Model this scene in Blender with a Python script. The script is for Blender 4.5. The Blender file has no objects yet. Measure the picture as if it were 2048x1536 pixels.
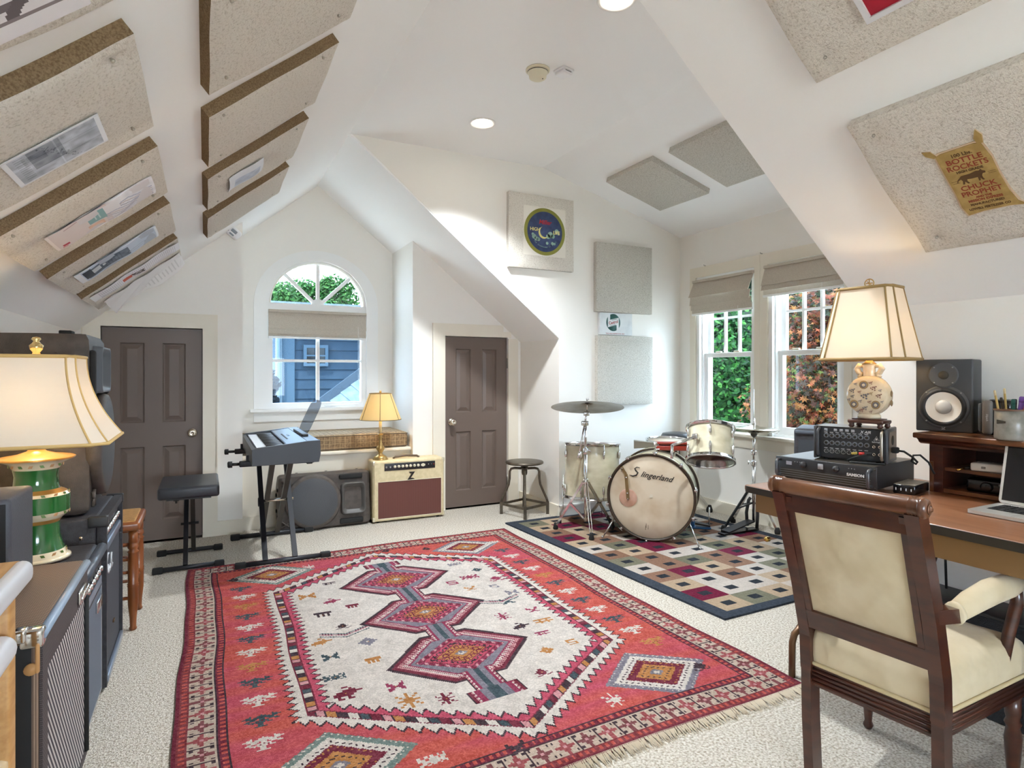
import bpy, bmesh, math, random
import numpy as np
from mathutils import Matrix, Vector
from mathutils.geometry import tessellate_polygon
random.seed(7); rng = np.random.default_rng(7)
S = bpy.context.scene; COL = S.collection
PI = math.pi

# ------------------------------------------------------------------ camera
cam = bpy.data.cameras.new('camera'); camo = bpy.data.objects.new('camera', cam); COL.objects.link(camo)
cam.sensor_width = 36.0; cam.lens = 1196.2/2048*36.0; cam.shift_y = -(768-744.2)/2048; cam.clip_start = .02
camo.location = (0, 0, 1.2); camo.rotation_euler = (PI/2, 0, -math.radians(27.14)); S.camera = camo

# ------------------------------------------------------------------ sky, sun, exposure
w = bpy.data.worlds.new('sky'); S.world = w; w.use_nodes = True
bg = w.node_tree.nodes['Background']; bg.inputs[0].default_value = (.71, .85, 1.0, 1); bg.inputs[1].default_value = 6.0
def light(name, kind, loc, power, col, rot=(0,0,0), **kw):
    l = bpy.data.lights.new(name, kind); l.energy = power; l.color = col
    for k, v in kw.items(): setattr(l, k, v)
    o = bpy.data.objects.new(name, l); COL.objects.link(o); o.location = loc; o.rotation_euler = rot; return o
light('sun', 'SUN', (0,0,12), 5.0, (1, .95, .86), (math.radians(38), 0, math.radians(-52)), angle=.01)
S.view_settings.view_transform = 'Standard'; S.view_settings.look = 'None'
S.view_settings.gamma = 1; S.view_settings.exposure = 2.22; S.view_settings.use_curve_mapping = False
S.cycles.max_bounces = 12; S.cycles.diffuse_bounces = 7; S.cycles.transparent_max_bounces = 24
S.cycles.sample_clamp_indirect = 6; S.cycles.use_denoising = True
S.cycles.caustics_reflective = False; S.cycles.caustics_refractive = False

# ------------------------------------------------------------------ materials
def lin(c):
    if isinstance(c, str): c = [int(c[i:i+2], 16) for i in (0,2,4)]
    return tuple(((v/255)/12.92 if v/255 <= .04045 else ((v/255+.055)/1.055)**2.4) for v in c) + (1,)
MATS = {}
def mat(name, c='808080', r=.5, m=0, c2=None, vs=8, lo=.4, hi=.6, bump=0, bs=120, stretch=None, emit=None, es=1, trans=0, detail=3, spec=.5, coat=0, sheen=0):
    if name in MATS: return MATS[name]
    k = bpy.data.materials.new(name); k.use_nodes = True; MATS[name] = k
    nt = k.node_tree; b = nt.nodes['Principled BSDF']; N = nt.nodes.new; L = nt.links.new
    b.inputs['Base Color'].default_value = lin(c); b.inputs['Roughness'].default_value = r; b.inputs['Metallic'].default_value = m
    b.inputs['Specular IOR Level'].default_value = spec; b.inputs['Coat Weight'].default_value = coat
    b.inputs['Sheen Weight'].default_value = sheen
    if c2 or bump:
        tc = N('ShaderNodeTexCoord'); src = tc.outputs['Object']
        if stretch:
            mp = N('ShaderNodeMapping'); mp.inputs['Scale'].default_value = stretch; L(src, mp.inputs[0]); src = mp.outputs[0]
    if c2:
        nz = N('ShaderNodeTexNoise'); nz.inputs['Scale'].default_value = vs; nz.inputs['Detail'].default_value = detail; L(src, nz.inputs['Vector'])
        rp = N('ShaderNodeValToRGB'); rp.color_ramp.elements[0].position = lo; rp.color_ramp.elements[1].position = hi
        rp.color_ramp.elements[0].color = lin(c); rp.color_ramp.elements[1].color = lin(c2)
        L(nz.outputs[0], rp.inputs[0]); L(rp.outputs[0], b.inputs['Base Color'])
    if bump:
        nb = N('ShaderNodeTexNoise'); nb.inputs['Scale'].default_value = bs; nb.inputs['Detail'].default_value = 2; L(src, nb.inputs['Vector'])
        bp = N('ShaderNodeBump'); bp.inputs['Strength'].default_value = min(bump, 1); bp.inputs['Distance'].default_value = .004*max(bump, 1)
        L(nb.outputs[0], bp.inputs['Height']); L(bp.outputs[0], b.inputs['Normal'])
    if emit: b.inputs['Emission Color'].default_value = lin(emit); b.inputs['Emission Strength'].default_value = es
    if trans: b.inputs['Transmission Weight'].default_value = trans
    return k
def mat_attr(name, r=.9, bump=0, bs=300, spec=.2):
    k = mat(name, 'ffffff', r, bump=bump, bs=bs, spec=spec); nt = k.node_tree
    a = nt.nodes.new('ShaderNodeVertexColor'); a.layer_name = 'Col'
    nt.links.new(a.outputs[0], nt.nodes['Principled BSDF'].inputs['Base Color']); return k
def mat_shade(name, c, tr=.5):
    k = bpy.data.materials.new(name); k.use_nodes = True; nt = k.node_tree; nt.nodes.clear(); MATS[name] = k
    o = nt.nodes.new('ShaderNodeOutputMaterial'); d = nt.nodes.new('ShaderNodeBsdfDiffuse'); t = nt.nodes.new('ShaderNodeBsdfTranslucent'); x = nt.nodes.new('ShaderNodeMixShader')
    d.inputs[0].default_value = lin(c); t.inputs[0].default_value = lin(c); x.inputs[0].default_value = tr
    nt.links.new(d.outputs[0], x.inputs[1]); nt.links.new(t.outputs[0], x.inputs[2]); nt.links.new(x.outputs[0], o.inputs[0]); return k
def mat_glass(name, tint=(1,1,1), refl=.06, rough=0.0):
    k = bpy.data.materials.new(name); k.use_nodes = True; nt = k.node_tree; nt.nodes.clear(); MATS[name] = k
    o = nt.nodes.new('ShaderNodeOutputMaterial'); t = nt.nodes.new('ShaderNodeBsdfTransparent'); g = nt.nodes.new('ShaderNodeBsdfGlossy'); x = nt.nodes.new('ShaderNodeMixShader')
    t.inputs[0].default_value = (*tint, 1); g.inputs['Roughness'].default_value = rough; x.inputs[0].default_value = refl
    nt.links.new(t.outputs[0], x.inputs[1]); nt.links.new(g.outputs[0], x.inputs[2]); nt.links.new(x.outputs[0], o.inputs[0]); return k

# ------------------------------------------------------------------ mesh builder
def T(x=0,y=0,z=0): return Matrix.Translation((x,y,z))
def RX(a): return Matrix.Rotation(a,4,'X')
def RY(a): return Matrix.Rotation(a,4,'Y')
def RZ(a): return Matrix.Rotation(a,4,'Z')
def frame(o, x, y, z):
    m = Matrix.Identity(4)
    for i,a in enumerate((x,y,z)):
        for j in range(3): m[j][i] = a[j]
    for j in range(3): m[j][3] = o[j]
    return m
class G:
    def __init__(s): s.v=[]; s.f=[]; s.m=[]; s.s=[]; s.cur=0
    def add(s, vs, fs, M=None, smooth=False):
        o=len(s.v)
        for p in vs:
            q=Vector(p); s.v.append(M@q if M else q)
        for f in fs: s.f.append([i+o for i in f]); s.m.append(s.cur); s.s.append(smooth)
        return s
    def box(s, lo, hi, M=None):
        (a,b,c),(d,e,f)=lo,hi
        return s.add([(a,b,c),(d,b,c),(d,e,c),(a,e,c),(a,b,f),(d,b,f),(d,e,f),(a,e,f)],
            [(0,3,2,1),(4,5,6,7),(0,1,5,4),(1,2,6,5),(2,3,7,6),(3,0,4,7)],M)
    def cbox(s, c, sz, M=None): return s.box([c[i]-sz[i]/2 for i in range(3)],[c[i]+sz[i]/2 for i in range(3)],M)
    def rbox(s, lo, hi, r, seg=3, M=None):
        bm=bmesh.new(); bmesh.ops.create_cube(bm,size=1)
        c=[(lo[i]+hi[i])/2 for i in range(3)]; d=[hi[i]-lo[i] for i in range(3)]
        for v in bm.verts: v.co=Vector([c[i]+v.co[i]*d[i] for i in range(3)])
        bmesh.ops.bevel(bm,geom=bm.edges[:],offset=min(r,min(d)*.49),segments=seg,profile=.5,affect='EDGES')
        return s.bm(bm,M,True)
    def bm(s, bm, M=None, smooth=True):
        bm.verts.index_update(); vs=[v.co.copy() for v in bm.verts]; fs=[[v.index for v in f.verts] for f in bm.faces]; bm.free()
        return s.add(vs,fs,M,smooth)
    def lathe(s, prof, n=24, M=None, smooth=True, sx=1, sy=1, caps=True):
        vs=[];fs=[];k=len(prof)
        for i in range(n):
            a=2*PI*i/n
            for r,z in prof: vs.append((r*math.cos(a)*sx,r*math.sin(a)*sy,z))
        for i in range(n):
            j=(i+1)%n
            for q in range(k-1): fs.append((i*k+q,j*k+q,j*k+q+1,i*k+q+1))
        if caps:
            if prof[0][0]>1e-5: fs.append([i*k for i in range(n)][::-1])
            if prof[-1][0]>1e-5: fs.append([i*k+k-1 for i in range(n)])
        return s.add(vs,fs,M,smooth)
    def cyl(s, r, z0, z1, n=20, M=None, smooth=True): return s.lathe([(r,z0),(r,z1)],n,M,smooth)
    def tube(s, pts, r, n=8, M=None, closed=False):
        P=[Vector(p) for p in pts]; rs=r if isinstance(r,(list,tuple)) else [r]*len(P); k=len(P); vs=[]; up=None
        for i in range(k):
            a=P[i-1] if i or closed else P[0]; b=P[(i+1)%k] if i<k-1 or closed else P[-1]
            t=(b-a).normalized()
            if up is None: up=t.orthogonal().normalized()
            up=(up-t*up.dot(t)); up=up.normalized() if up.length>1e-6 else t.orthogonal().normalized()
            sd=t.cross(up)
            for j in range(n):
                an=2*PI*j/n; vs.append(P[i]+(up*math.cos(an)+sd*math.sin(an))*rs[i])
        fs=[]
        for i in range(k if closed else k-1):
            for j in range(n):
                q=(i+1)%k; fs.append((i*n+j,i*n+(j+1)%n,q*n+(j+1)%n,q*n+j))
        if not closed: fs.append(list(range(n))[::-1]); fs.append([(k-1)*n+j for j in range(n)])
        return s.add(vs,fs,M,True)
    def rod(s,a,b,r,n=10,M=None): return s.tube([a,b],r,n,M)
    def bar(s,a,b,wd,th,upv=(0,0,1),M=None):
        a=Vector(a);b=Vector(b);t=(b-a).normalized();u=Vector(upv);sd=t.cross(u).normalized();u=sd.cross(t)
        vs=[p+sd*x+u*y for p in (a,b) for x,y in ((-wd/2,-th/2),(wd/2,-th/2),(wd/2,th/2),(-wd/2,th/2))]
        return s.add(vs,[(0,3,2,1),(4,5,6,7),(0,1,5,4),(1,2,6,5),(2,3,7,6),(3,0,4,7)],M)
    def prism(s, poly, z0, z1, M=None, holes=(), smooth=False):
        loops=[list(poly)]+[list(h) for h in holes]; flat=[p for l in loops for p in l]; n=len(flat)
        tr=tessellate_polygon([[Vector((p[0],p[1],0)) for p in l] for l in loops])
        vs=[(p[0],p[1],z0) for p in flat]+[(p[0],p[1],z1) for p in flat]
        fs=[]
        for t in tr:
            a,b,c=[flat[i] for i in t]
            if (b[0]-a[0])*(c[1]-a[1])-(b[1]-a[1])*(c[0]-a[0])<0: t=t[::-1]
            fs.append([i+n for i in t]); fs.append(list(t)[::-1])
        o=0
        for li,l in enumerate(loops):
            k=len(l); ar=sum(l[i][0]*l[(i+1)%k][1]-l[(i+1)%k][0]*l[i][1] for i in range(k)); fl=(ar>0)==(li==0)
            for i in range(k):
                a,b=o+i,o+(i+1)%k; q=(a,b,b+n,a+n); fs.append(q if fl else q[::-1])
            o+=k
        return s.add(vs,fs,M,smooth)
    def obj(s, name, m, parent=None, auto=None, **props):
        me=bpy.data.meshes.new(name); me.from_pydata([tuple(v) for v in s.v],[],s.f)
        ms=m if isinstance(m,(list,tuple)) else [m]
        for q in ms: me.materials.append(q)
        me.polygons.foreach_set('material_index',s.m); me.polygons.foreach_set('use_smooth',s.s); me.update()
        if auto: me.set_sharp_from_angle(angle=auto)
        o=bpy.data.objects.new(name,me); COL.objects.link(o)
        if parent is not None: o.parent=parent
        for k,v in props.items(): o[k]=v
        return o
def arc(cx,cy,r,a0,a1,n): return [(cx+r*math.cos(a0+(a1-a0)*i/n),cy+r*math.sin(a0+(a1-a0)*i/n)) for i in range(n+1)]
def rrect(x0,y0,x1,y1,r,n=5):
    return arc(x1-r,y0+r,r,-PI/2,0,n)+arc(x1-r,y1-r,r,0,PI/2,n)+arc(x0+r,y1-r,r,PI/2,PI,n)+arc(x0+r,y0+r,r,PI,1.5*PI,n)
def thing(name,label,cat,loc=(0,0,0),rot=None,M=None,group=None):
    o=bpy.data.objects.new(name,None); COL.objects.link(o); o.empty_display_size=.05
    if M is not None: o.matrix_world=M
    else:
        o.location=loc
        if rot is not None: o.rotation_euler=rot if isinstance(rot,(tuple,list)) else (0,0,rot)
    o['label']=label; o['category']=cat
    if group: o['group']=group
    return o
def tag(o,label,cat,group=None):
    o['label']=label; o['category']=cat
    if group: o['group']=group
    return o
def struct(o): o['kind']='structure'; return o
def dup(root,M,label,group=None):
    r=root.copy(); COL.objects.link(r); r.matrix_world=M; r['label']=label
    if group: r['group']=group
    for ch in root.children:
        c=ch.copy(); COL.objects.link(c); c.parent=r
        for g in ch.children:
            d=g.copy(); COL.objects.link(d); d.parent=c
    return r
def text(txt,size,m,parent,M,name='lettering',ext=.0006,align='CENTER',shear=0,sx=1,bold=0,space=1):
    c=bpy.data.curves.new(name,'FONT'); c.body=txt; c.size=size; c.extrude=ext; c.align_x=align; c.align_y='CENTER'; c.shear=shear; c.offset=bold; c.resolution_u=3; c.space_character=space
    o=bpy.data.objects.new(name,c); COL.objects.link(o); dg=bpy.context.evaluated_depsgraph_get(); dg.update()
    me=bpy.data.meshes.new_from_object(o.evaluated_get(dg)); bpy.data.objects.remove(o); bpy.data.curves.remove(c)
    me.transform(M@Matrix.Diagonal((sx,1,1,1))); me.materials.clear(); me.materials.append(m)
    q=bpy.data.objects.new(name,me); COL.objects.link(q); q.parent=parent; return q
def painted(name,arr,w_,h_,m,parent=None,M=None,thick=.002,bend=None,warp=None):
    """flat sheet whose cells carry the colours of arr[row][col] (row 0 at the bottom)"""
    H,W=arr.shape[:2]; xs=np.linspace(-w_/2,w_/2,W+1); ys=np.linspace(-h_/2,h_/2,H+1)
    X,Y=np.meshgrid(xs,ys); Z=np.zeros_like(X)+thick
    if bend is not None: Z=Z+bend(X,Y)
    if warp is not None: X,Y=warp(X,Y)
    vs=np.stack([X.ravel(),Y.ravel(),Z.ravel()],1); idx=np.arange((W+1)*(H+1)).reshape(H+1,W+1)
    fs=np.stack([idx[:-1,:-1].ravel(),idx[:-1,1:].ravel(),idx[1:,1:].ravel(),idx[1:,:-1].ravel()],1)
    bnd=np.concatenate([idx[0,:-1],idx[:-1,-1],idx[-1,:0:-1],idx[:0:-1,0]]); nb=len(bnd); lo=vs[bnd].copy(); lo[:,2]-=thick; o0=len(vs)
    vs=np.concatenate([vs,lo]); sk=[(o0+i,o0+(i+1)%nb,bnd[(i+1)%nb],bnd[i]) for i in range(nb)]
    bot=[list(range(o0,o0+nb))[::-1]]
    if M is not None: vs=(np.array(M.to_3x3())@vs.T).T+np.array(M.translation)
    me=bpy.data.meshes.new(name); me.from_pydata(vs.tolist(),[],fs.tolist()+[list(map(int,q)) for q in sk]+bot); me.materials.append(m)
    ca=me.color_attributes.new('Col','FLOAT_COLOR','CORNER'); data=np.ones((len(me.loops),4),np.float32)
    cc=arr.reshape(-1,3).astype(float)/255; cc=np.where(cc<=.04045,cc/12.92,((cc+.055)/1.055)**2.4)
    data[:len(fs)*4,:3]=np.repeat(cc,4,0); ed=np.concatenate([cc[:W],cc[W-1::W],cc[-W:][::-1],cc[::W][::-1]])
    data[len(fs)*4:len(fs)*4+nb*4,:3]=np.repeat(ed[:nb],4,0); data[len(fs)*4+nb*4:,:3]=cc.mean(0)
    ca.data.foreach_set('color',data.ravel()); me.update()
    o=bpy.data.objects.new(name,me); COL.objects.link(o)
    if parent is not None: o.parent=parent
    return o
def hexc(h): return np.array([int(h[i:i+2],16) for i in (0,2,4)],float)
# ================================================================== ROOM SHELL
XR,ZR,PL,PR=.892,2.86,.834,.81
XL,XK,XW=-.775,2.6,3.913; YF,YA,YC,YN,YB=4.9,5.527,4.22,1.65,-2.4
AL,AR=.247,1.566; XF=2.445; ZW=2.441
zl=lambda x: ZR-PL*(XR-x); zr=lambda x: ZR-PR*(x-XR)
paint=mat('wall_paint','eeebe5',.75,bump=.06,bs=500,spec=.25)
ceilp=mat('ceiling_paint','f6f6f5',.8,bump=.05,bs=500,spec=.25)
trimp=mat('trim_paint','e6dfd0',.45,spec=.4)
whitep=mat('window_white','eeeeec',.4)
carpet=mat('carpet','ddd5c8',.95,c2='9f917b',vs=120,lo=.44,hi=.68,bump=3,bs=190,spec=.1,sheen=.2)
k=carpet.node_tree; ramp=[n for n in k.nodes if n.type=='VALTORGB'][0]; e=ramp.color_ramp.elements.new(.3); e.color=lin('ece7de')
def wall(name,poly,holes,M,m=paint,t=.12):
    return struct(G().prism(poly,-t,0,M,holes).obj(name,m))
def XZ(y): return frame((0,y,0),(1,0,0),(0,0,1),(0,-1,0))      # faces -Y, u=x v=z
def YZ(x): return frame((x,0,0),(0,-1,0),(0,0,1),(-1,0,0))     # faces -X, u=-y v=z
def YZp(x): return frame((x,0,0),(0,1,0),(0,0,1),(1,0,0))      # faces +X, u=y v=z
struct(G().box((-1.2,YB-.3,-.15),(XW+.3,YA+.4,0)).obj('floor',carpet))
# doors' openings: (x0,x1)
DH=1.515; D1=(-.634,-.018); D2=(1.853,2.466)
wall('wall_back_left',[(XL-.1,-.05),(AL,-.05),(AL,zl(AL)+.02),(XL-.1,zl(XL-.1)+.02)],[[(D1[0],-.05+.05),(D1[1],0),(D1[1],DH),(D1[0],DH)]],XZ(YF))
wall('wall_back_right',[(AR,-.05),(XK+.1,-.05),(XK+.1,zr(XK+.1)+.02),(AR,zr(AR)+.02)],[[(D2[0],0),(D2[1],0),(D2[1],DH),(D2[0],DH)]],XZ(YF))
# alcove
AC=((.454+1.337)/2+.0,1.79); Wr=.425; WX0,WX1=AC[0]-Wr,AC[0]+Wr; WZ0=.885
hole=[(WX0,WZ0),(WX1,WZ0)]+[(WX1,1.79)]+arc(AC[0],1.79,Wr,0,PI,28)[1:-1]+[(WX0,1.79)]
hole=[(x,z if z<=1.79 else 1.79+(z-1.79)*.93) for x,z in hole]
wall('wall_alcove',[(AL-.1,-.05),(AR+.1,-.05),(AR+.1,zr(AR+.1)+.02),(XR,ZR+.02),(AL-.1,zl(AL-.1)+.02)],[hole],XZ(YA),t=.16)
struct(G().box((AL-.12,YF+.12,-.05),(AL,YA,zl(AL)+.02)).obj('wall_alcove_left',paint))
struct(G().box((AR,YF+.12,-.05),(AR+.12,YA,zr(AR)+.02)).obj('wall_alcove_right',paint))
# far cheek of the dormer (faces -Y) and knee stub
wall('wall_dormer_far',[(XK,-.05),(XW+.1,-.05),(XW+.1,ZW-.01),(XW,ZW+.02),(XF,ZR+.04),(XR+.02,ZR+.04),(XR+.02,ZR+.004),(XK,zr(XK)+.004)],[],XZ(YC),t=.10)
struct(G().box((XK,YC+.10,-.05),(XK+.12,YF,zr(XK)+.03)).obj('wall_right_far',paint))
# window wall
W1=(3.37,4.012); W2=(2.615,3.243); SZ,TZ=.70,2.04
wall('wall_right_windows',[(-YC-.1,-.05),(-YN+.1,-.05),(-YN+.1,ZW+.02),(-YC-.1,ZW+.02)],[[(-W1[1],SZ),(-W1[0],SZ),(-W1[0],TZ),(-W1[1],TZ)],[(-W2[1],SZ),(-W2[0],SZ),(-W2[0],TZ),(-W2[1],TZ)]],YZ(XW),t=.18)
# near cheek of the dormer (faces +Y), knee walls, rear wall
struct(G().prism([(XK,-.05),(XW+.1,-.05),(XW+.1,ZW-.01),(XW,ZW+.02),(XF,ZR+.04),(XR+.02,ZR+.04),(XR+.02,ZR+.004),(XK,zr(XK)+.004)],0,.1,XZ(YN)).obj('wall_dormer_near',paint))
struct(G().box((XK,YB,-.05),(XK+.12,YN-.1,zr(XK)+.03)).obj('wall_right',paint))
struct(G().box((XL-.12,YB,-.05),(XL,YF,zl(XL)+.03)).obj('wall_left',paint))
fill_opening=[(.1,.7),(1.5,.7),(1.5,1.5),(.1,1.5)]  # window opening added behind the camera, unseen, to let in more daylight
struct(G().prism([(XL-.1,-.05),(XK+.1,-.05),(XK+.1,zr(XK+.1)),(XR,ZR+.03),(XL-.1,zl(XL-.1))],0,.12,XZ(YB),[fill_opening]).obj('wall_rear',paint))
# ceilings: sloped sheets with thickness, meeting at the ridge
def slab(name,pts,n,t=.1,m=ceilp):
    n=Vector(n).normalized()*t; P=[Vector(p) for p in pts]; Q=[p+n for p in P]; k=len(P)
    fs=[list(range(k)),[k+i for i in range(k)][::-1]]+[(i,i+k,(i+1)%k+k,(i+1)%k) for i in range(k)]
    o=struct(G().add(P+Q,fs).obj(name,m)); bmx=bmesh.new(); bmx.from_mesh(o.data); bmesh.ops.recalc_face_normals(bmx,faces=bmx.faces); bmx.to_mesh(o.data); bmx.free(); return o
xl2=XL-.1; xk2=XK+.1
slab('ceiling_slope_left',[(xl2,YB-.1,zl(xl2)),(XR,YB-.1,ZR),(XR,YA+.1,ZR),(xl2,YA+.1,zl(xl2))],(-PL,0,1))
slab('ceiling_slope_right_far',[(XR,YC+.003,ZR),(xk2,YC+.003,zr(xk2)),(xk2,YA+.1,zr(xk2)),(XR,YA+.1,ZR)],(PR,0,1))
slab('ceiling_slope_right_near',[(XR,YB-.1,ZR),(xk2,YB-.1,zr(xk2)),(xk2,YN,zr(xk2)),(XR,YN,ZR)],(PR,0,1))
slab('ceiling_flat',[(XR,YN-.1,ZR),(XF,YN-.1,ZR+.006),(XF,YC+.1,ZR+.006),(XR,YC+.1,ZR)],(0,0,1))
slab('ceiling_slope_dormer',[(XF,YN-.1,ZR+.006),(XW+.05,YN-.1,ZW-.014),(XW+.05,YC+.1,ZW-.014),(XF,YC+.1,ZR+.006)],(.3,0,1))
# baseboards
bb=G().box((D1[1]+.095,YF-.016,0),(AL,YF,.105)); bb.box((D1[1]+.095,YF-.020,.085),(AL,YF,.095)); struct(bb.obj('baseboard_back_left',trimp))
struct(G().box((AL,4.955,0),(AR,4.97,.10)).obj('baseboard_seat',trimp))
struct(G().box((XK-.016,YC,0),(XK,YF,.10)).obj('baseboard_knee',trimp))
b=G().box((XK,YC-.016,0),(XW,YC,.10)); b.box((XK,YC-.02,.085),(XW,YC,.094)); struct(b.obj('baseboard_dormer',mat('white_base','eceae6',.45)))
struct(G().box((XW-.016,YN,0),(XW,YC-.016,.10)).obj('baseboard_window',trimp))
struct(G().box((XL,YB,0),(XL+.016,YF,.10)).obj('baseboard_left',trimp))
struct(G().box((XK-.016,YB,0),(XK,YN-.1,.10)).obj('baseboard_right',trimp))

# ------------------------------------------------------------------ doors
doorm=mat('door_paint','6d5f57',.42,spec=.45); nickel=mat('nickel','c9c0b2',.22,1); brass=mat('brass','c9a45a',.25,1); chrome=mat('chrome','dcdcdc',.12,1); steel=mat('steel','9a9a98',.35,1)
def door(name,x0,x1,knob_right):
    root=bpy.data.objects.new(name,None); COL.objects.link(root); root.location=((x0+x1)/2,YF+.012,0); struct(root)
    w_=(x1-x0)/2-.004; z0,z1=.012,DH-.005; g=G()
    st=.115; cx=.055; rails=[(z0,.155),(.675,.845),(z1-.11,z1)]
    cols=[(-w_+.105,-cx),(cx,w_-.105)]; rows=[(.155,.675),(.845,z1-.105)]
    holes=[[(a,c),(b_,c),(b_,d),(a,d)] for a,b_ in cols for c,d in rows]
    G().prism([(-w_,z0),(w_,z0),(w_,z1),(-w_,z1)],-.034,0,frame((0,0,0),(1,0,0),(0,0,1),(0,-1,0)),holes).obj('slab',doorm,root)
    for a,b_ in cols:
        for c,d in rows:
            q=G(); A=[(a,0,c),(b_,0,c),(b_,0,d),(a,0,d)]
            def inset(i,dep): return [(a+i,dep,c+i),(b_-i,dep,c+i),(b_-i,dep,d-i),(a+i,dep,d-i)]
            rings=[inset(0,0),inset(.008,.012),inset(.014,.012),inset(.042,.003),inset(.044,.003)]
            vs=[p for r in rings for p in r]; fs=[]
            for i in range(len(rings)-1):
                for j in range(4): fs.append((i*4+j,i*4+(j+1)%4,i*4+4+(j+1)%4,i*4+4+j))
            fs.append(tuple(len(vs)-4+j for j in range(4)))
            q.add(vs,fs).obj('panel',doorm,root)
    kx=w_-.062 if knob_right else -w_+.062
    K=T(kx,0,.762)@RX(PI/2)
    kn=G().lathe([(.032,0),(.032,.004),(.027,.009),(.012,.011),(.011,.03),(.022,.036),(.029,.047),(.029,.056),(.022,.064),(.010,.066),(.008,.064),(0,.064)],24,K).obj('knob',nickel,root)
    hx=-w_-.003 if knob_right else w_+.003
    for hz in (.22,1.28):
        G().cyl(.008,hz-.045,hz+.045,10,T(hx,-.009,0)).obj('hinge',nickel if knob_right else steel,root)
    return root
d1=door('door_1',*D1,True); d2=door('door_2',*D2,False)
d1['label']='dusky brown four-panel door with a round knob, behind the padded bench'
d2['label']='dusky brown four-panel door beside the cream amplifier'
def casing(name,x0,x1,wl,wr,top):
    g=G(); y0=YF-.018
    def pc(a,b_,c,d): g.box((a,y0,c),(b_,YF,d)); g.box((a,YF-.022,c) ,(b_,YF-.012,d)) if 0 else None
    pc(x0-wl,x0,0,DH+top); pc(x1,x1+wr,0,DH+top); pc(x0,x1,DH,DH+top)
    g.box((x0-.001,YF,0),(x0+.0,YF+.06,DH)); g.box((x1,YF,0),(x1+.001,YF+.06,DH)); g.box((x0,YF,DH),(x1,YF+.06,DH+.001))
    g.box((x0-wl-.008,YF-.024,0),(x0-wl,YF,DH+top+.008)); g.box((x1+wr,YF-.024,0),(x1+wr+.008,YF,DH+top+.008)); g.box((x0-wl,YF-.024,DH+top),(x1+wr,YF,DH+top+.008))
    struct(g.obj(name,trimp))
for D_ in (D1,D2): struct(G().box((D_[0]-.03,YF+.121,-.05),(D_[1]+.03,YF+.15,DH+.03)).obj('wall_closet_back',mat('closet_dark','3a3632',.9)))
casing('trim_1',*D1,.10,.09,.095)
g=G(); x0,x1=D2; y0=YF-.018
g.box((x0-.105,y0,0),(x0,YF,DH+.10)); g.box((x1,y0,0),(x1+.10,YF,DH-.01)); g.box((x0,y0,DH),(x1-.05,YF,DH+.10)); g.box((x1-.05,y0,DH),(x1+.03,YF,DH+.05))
g.box((x0-.113,YF-.024,0),(x0-.105,YF,DH+.108)); g.box((x0-.105,YF-.024,DH+.10),(x1-.06,YF,DH+.108)); struct(g.obj('trim_2',trimp))

# ------------------------------------------------------------------ windows
glass=mat_glass('window_glass',(.78,.82,.84),.015)
glass2=mat_glass('window_glass_blue',(.56,.62,.67),.015)
shade_m=mat('woven_shade','d9d0c2',.9,c2='bcb2a4',vs=260,lo=.45,hi=.6,bump=.6,bs=600,stretch=(1,1,3),spec=.15)
# arched window: casing, frame, muntins, panes
wr=bpy.data.objects.new('window_1',None); COL.objects.link(wr); wr.location=(AC[0],YA,0); struct(wr); wr['label']='arched window over the window seat'
ch=lambda r,h: [(x,z*h) for x,z in arc(0,0,r,0,PI,28)]
ro,ri=.50,.425
Mx=frame((0,0,0),(1,0,0),(0,0,1),(0,-1,0))
outer=[(-ro-.03,.885),(ro+.03,.885),(ro+.03,1.79)]+[(x,1.79+z) for x,z in [(p[0]*1.06,p[1]*.97) for p in arc(0,0,ro,0,PI,28)]][1:-1]+[(-ro-.03,1.79)]
inner=[(-ri,.886),(ri,.886),(ri,1.79)]+[(x,1.79+z*.93) for x,z in arc(0,0,ri,0,PI,28)][1:-1]+[(-ri,1.79)]
G().prism(outer,0,.018,Mx,[inner]).obj('casing',whitep,wr)
rA=[(x,1.79+z*.93) for x,z in arc(0,0,ri,0,PI,28)]; rB=[(x*.925,1.795+z*.925*.93) for x,z in arc(0,0,ri,0,PI,28)]
G().prism(rA+rB[::-1],-.07,-.01,Mx).obj('arch_frame',whitep,wr)
rC=[(x*.955,1.79+z*.955*.93) for x,z in arc(0,0,ri,0,PI,28)]
G().prism(rC+[(x*.94,1.795+z*.94*.93) for x,z in arc(0,0,ri,0,PI,28)][::-1],-.01,.0,Mx).obj('arch_bead',trimp,wr)
g=G().box((-ri,.0,1.725),(ri,.07,1.80)); g.obj('transom_bar',whitep,wr)
for a in (PI/4,PI/2,3*PI/4):
    g=G(); L_=ri*.94*(1 if a!=PI/2 else .93); a2=math.atan2(math.sin(a)*.93,math.cos(a))
    g.bar((.05*math.cos(a2),.035,1.80+.03*math.sin(a2)),(L_*math.cos(a),.035,1.795+L_*math.sin(a)*(.93 if a!=PI/2 else 1)),.03,.022,(0,-1,0)); g.obj('arch_muntin',whitep,wr)
G().lathe([(.055,-.012),(.055,.012)],20,T(0,.035,1.80)@RX(PI/2)).obj('arch_hub',whitep,wr)
g=G()
for a,b_,c,d in ((-ri,-ri+.045,.885,1.73),(ri-.045,ri,.885,1.73)): g.box((a,.005,c),(b_,.07,d))
g.box((-ri+.045,.005,.885),(ri-.045,.07,.93)); g.obj('sash_frame',whitep,wr)
G().box((-.014,.02,.93),(.014,.05,1.725)).obj('muntin',whitep,wr); G().box((-ri+.045,.02,1.288),(-.014,.05,1.312)).obj('muntin',whitep,wr); G().box((.014,.02,1.288),(ri-.045,.05,1.312)).obj('muntin',whitep,wr)
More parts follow.
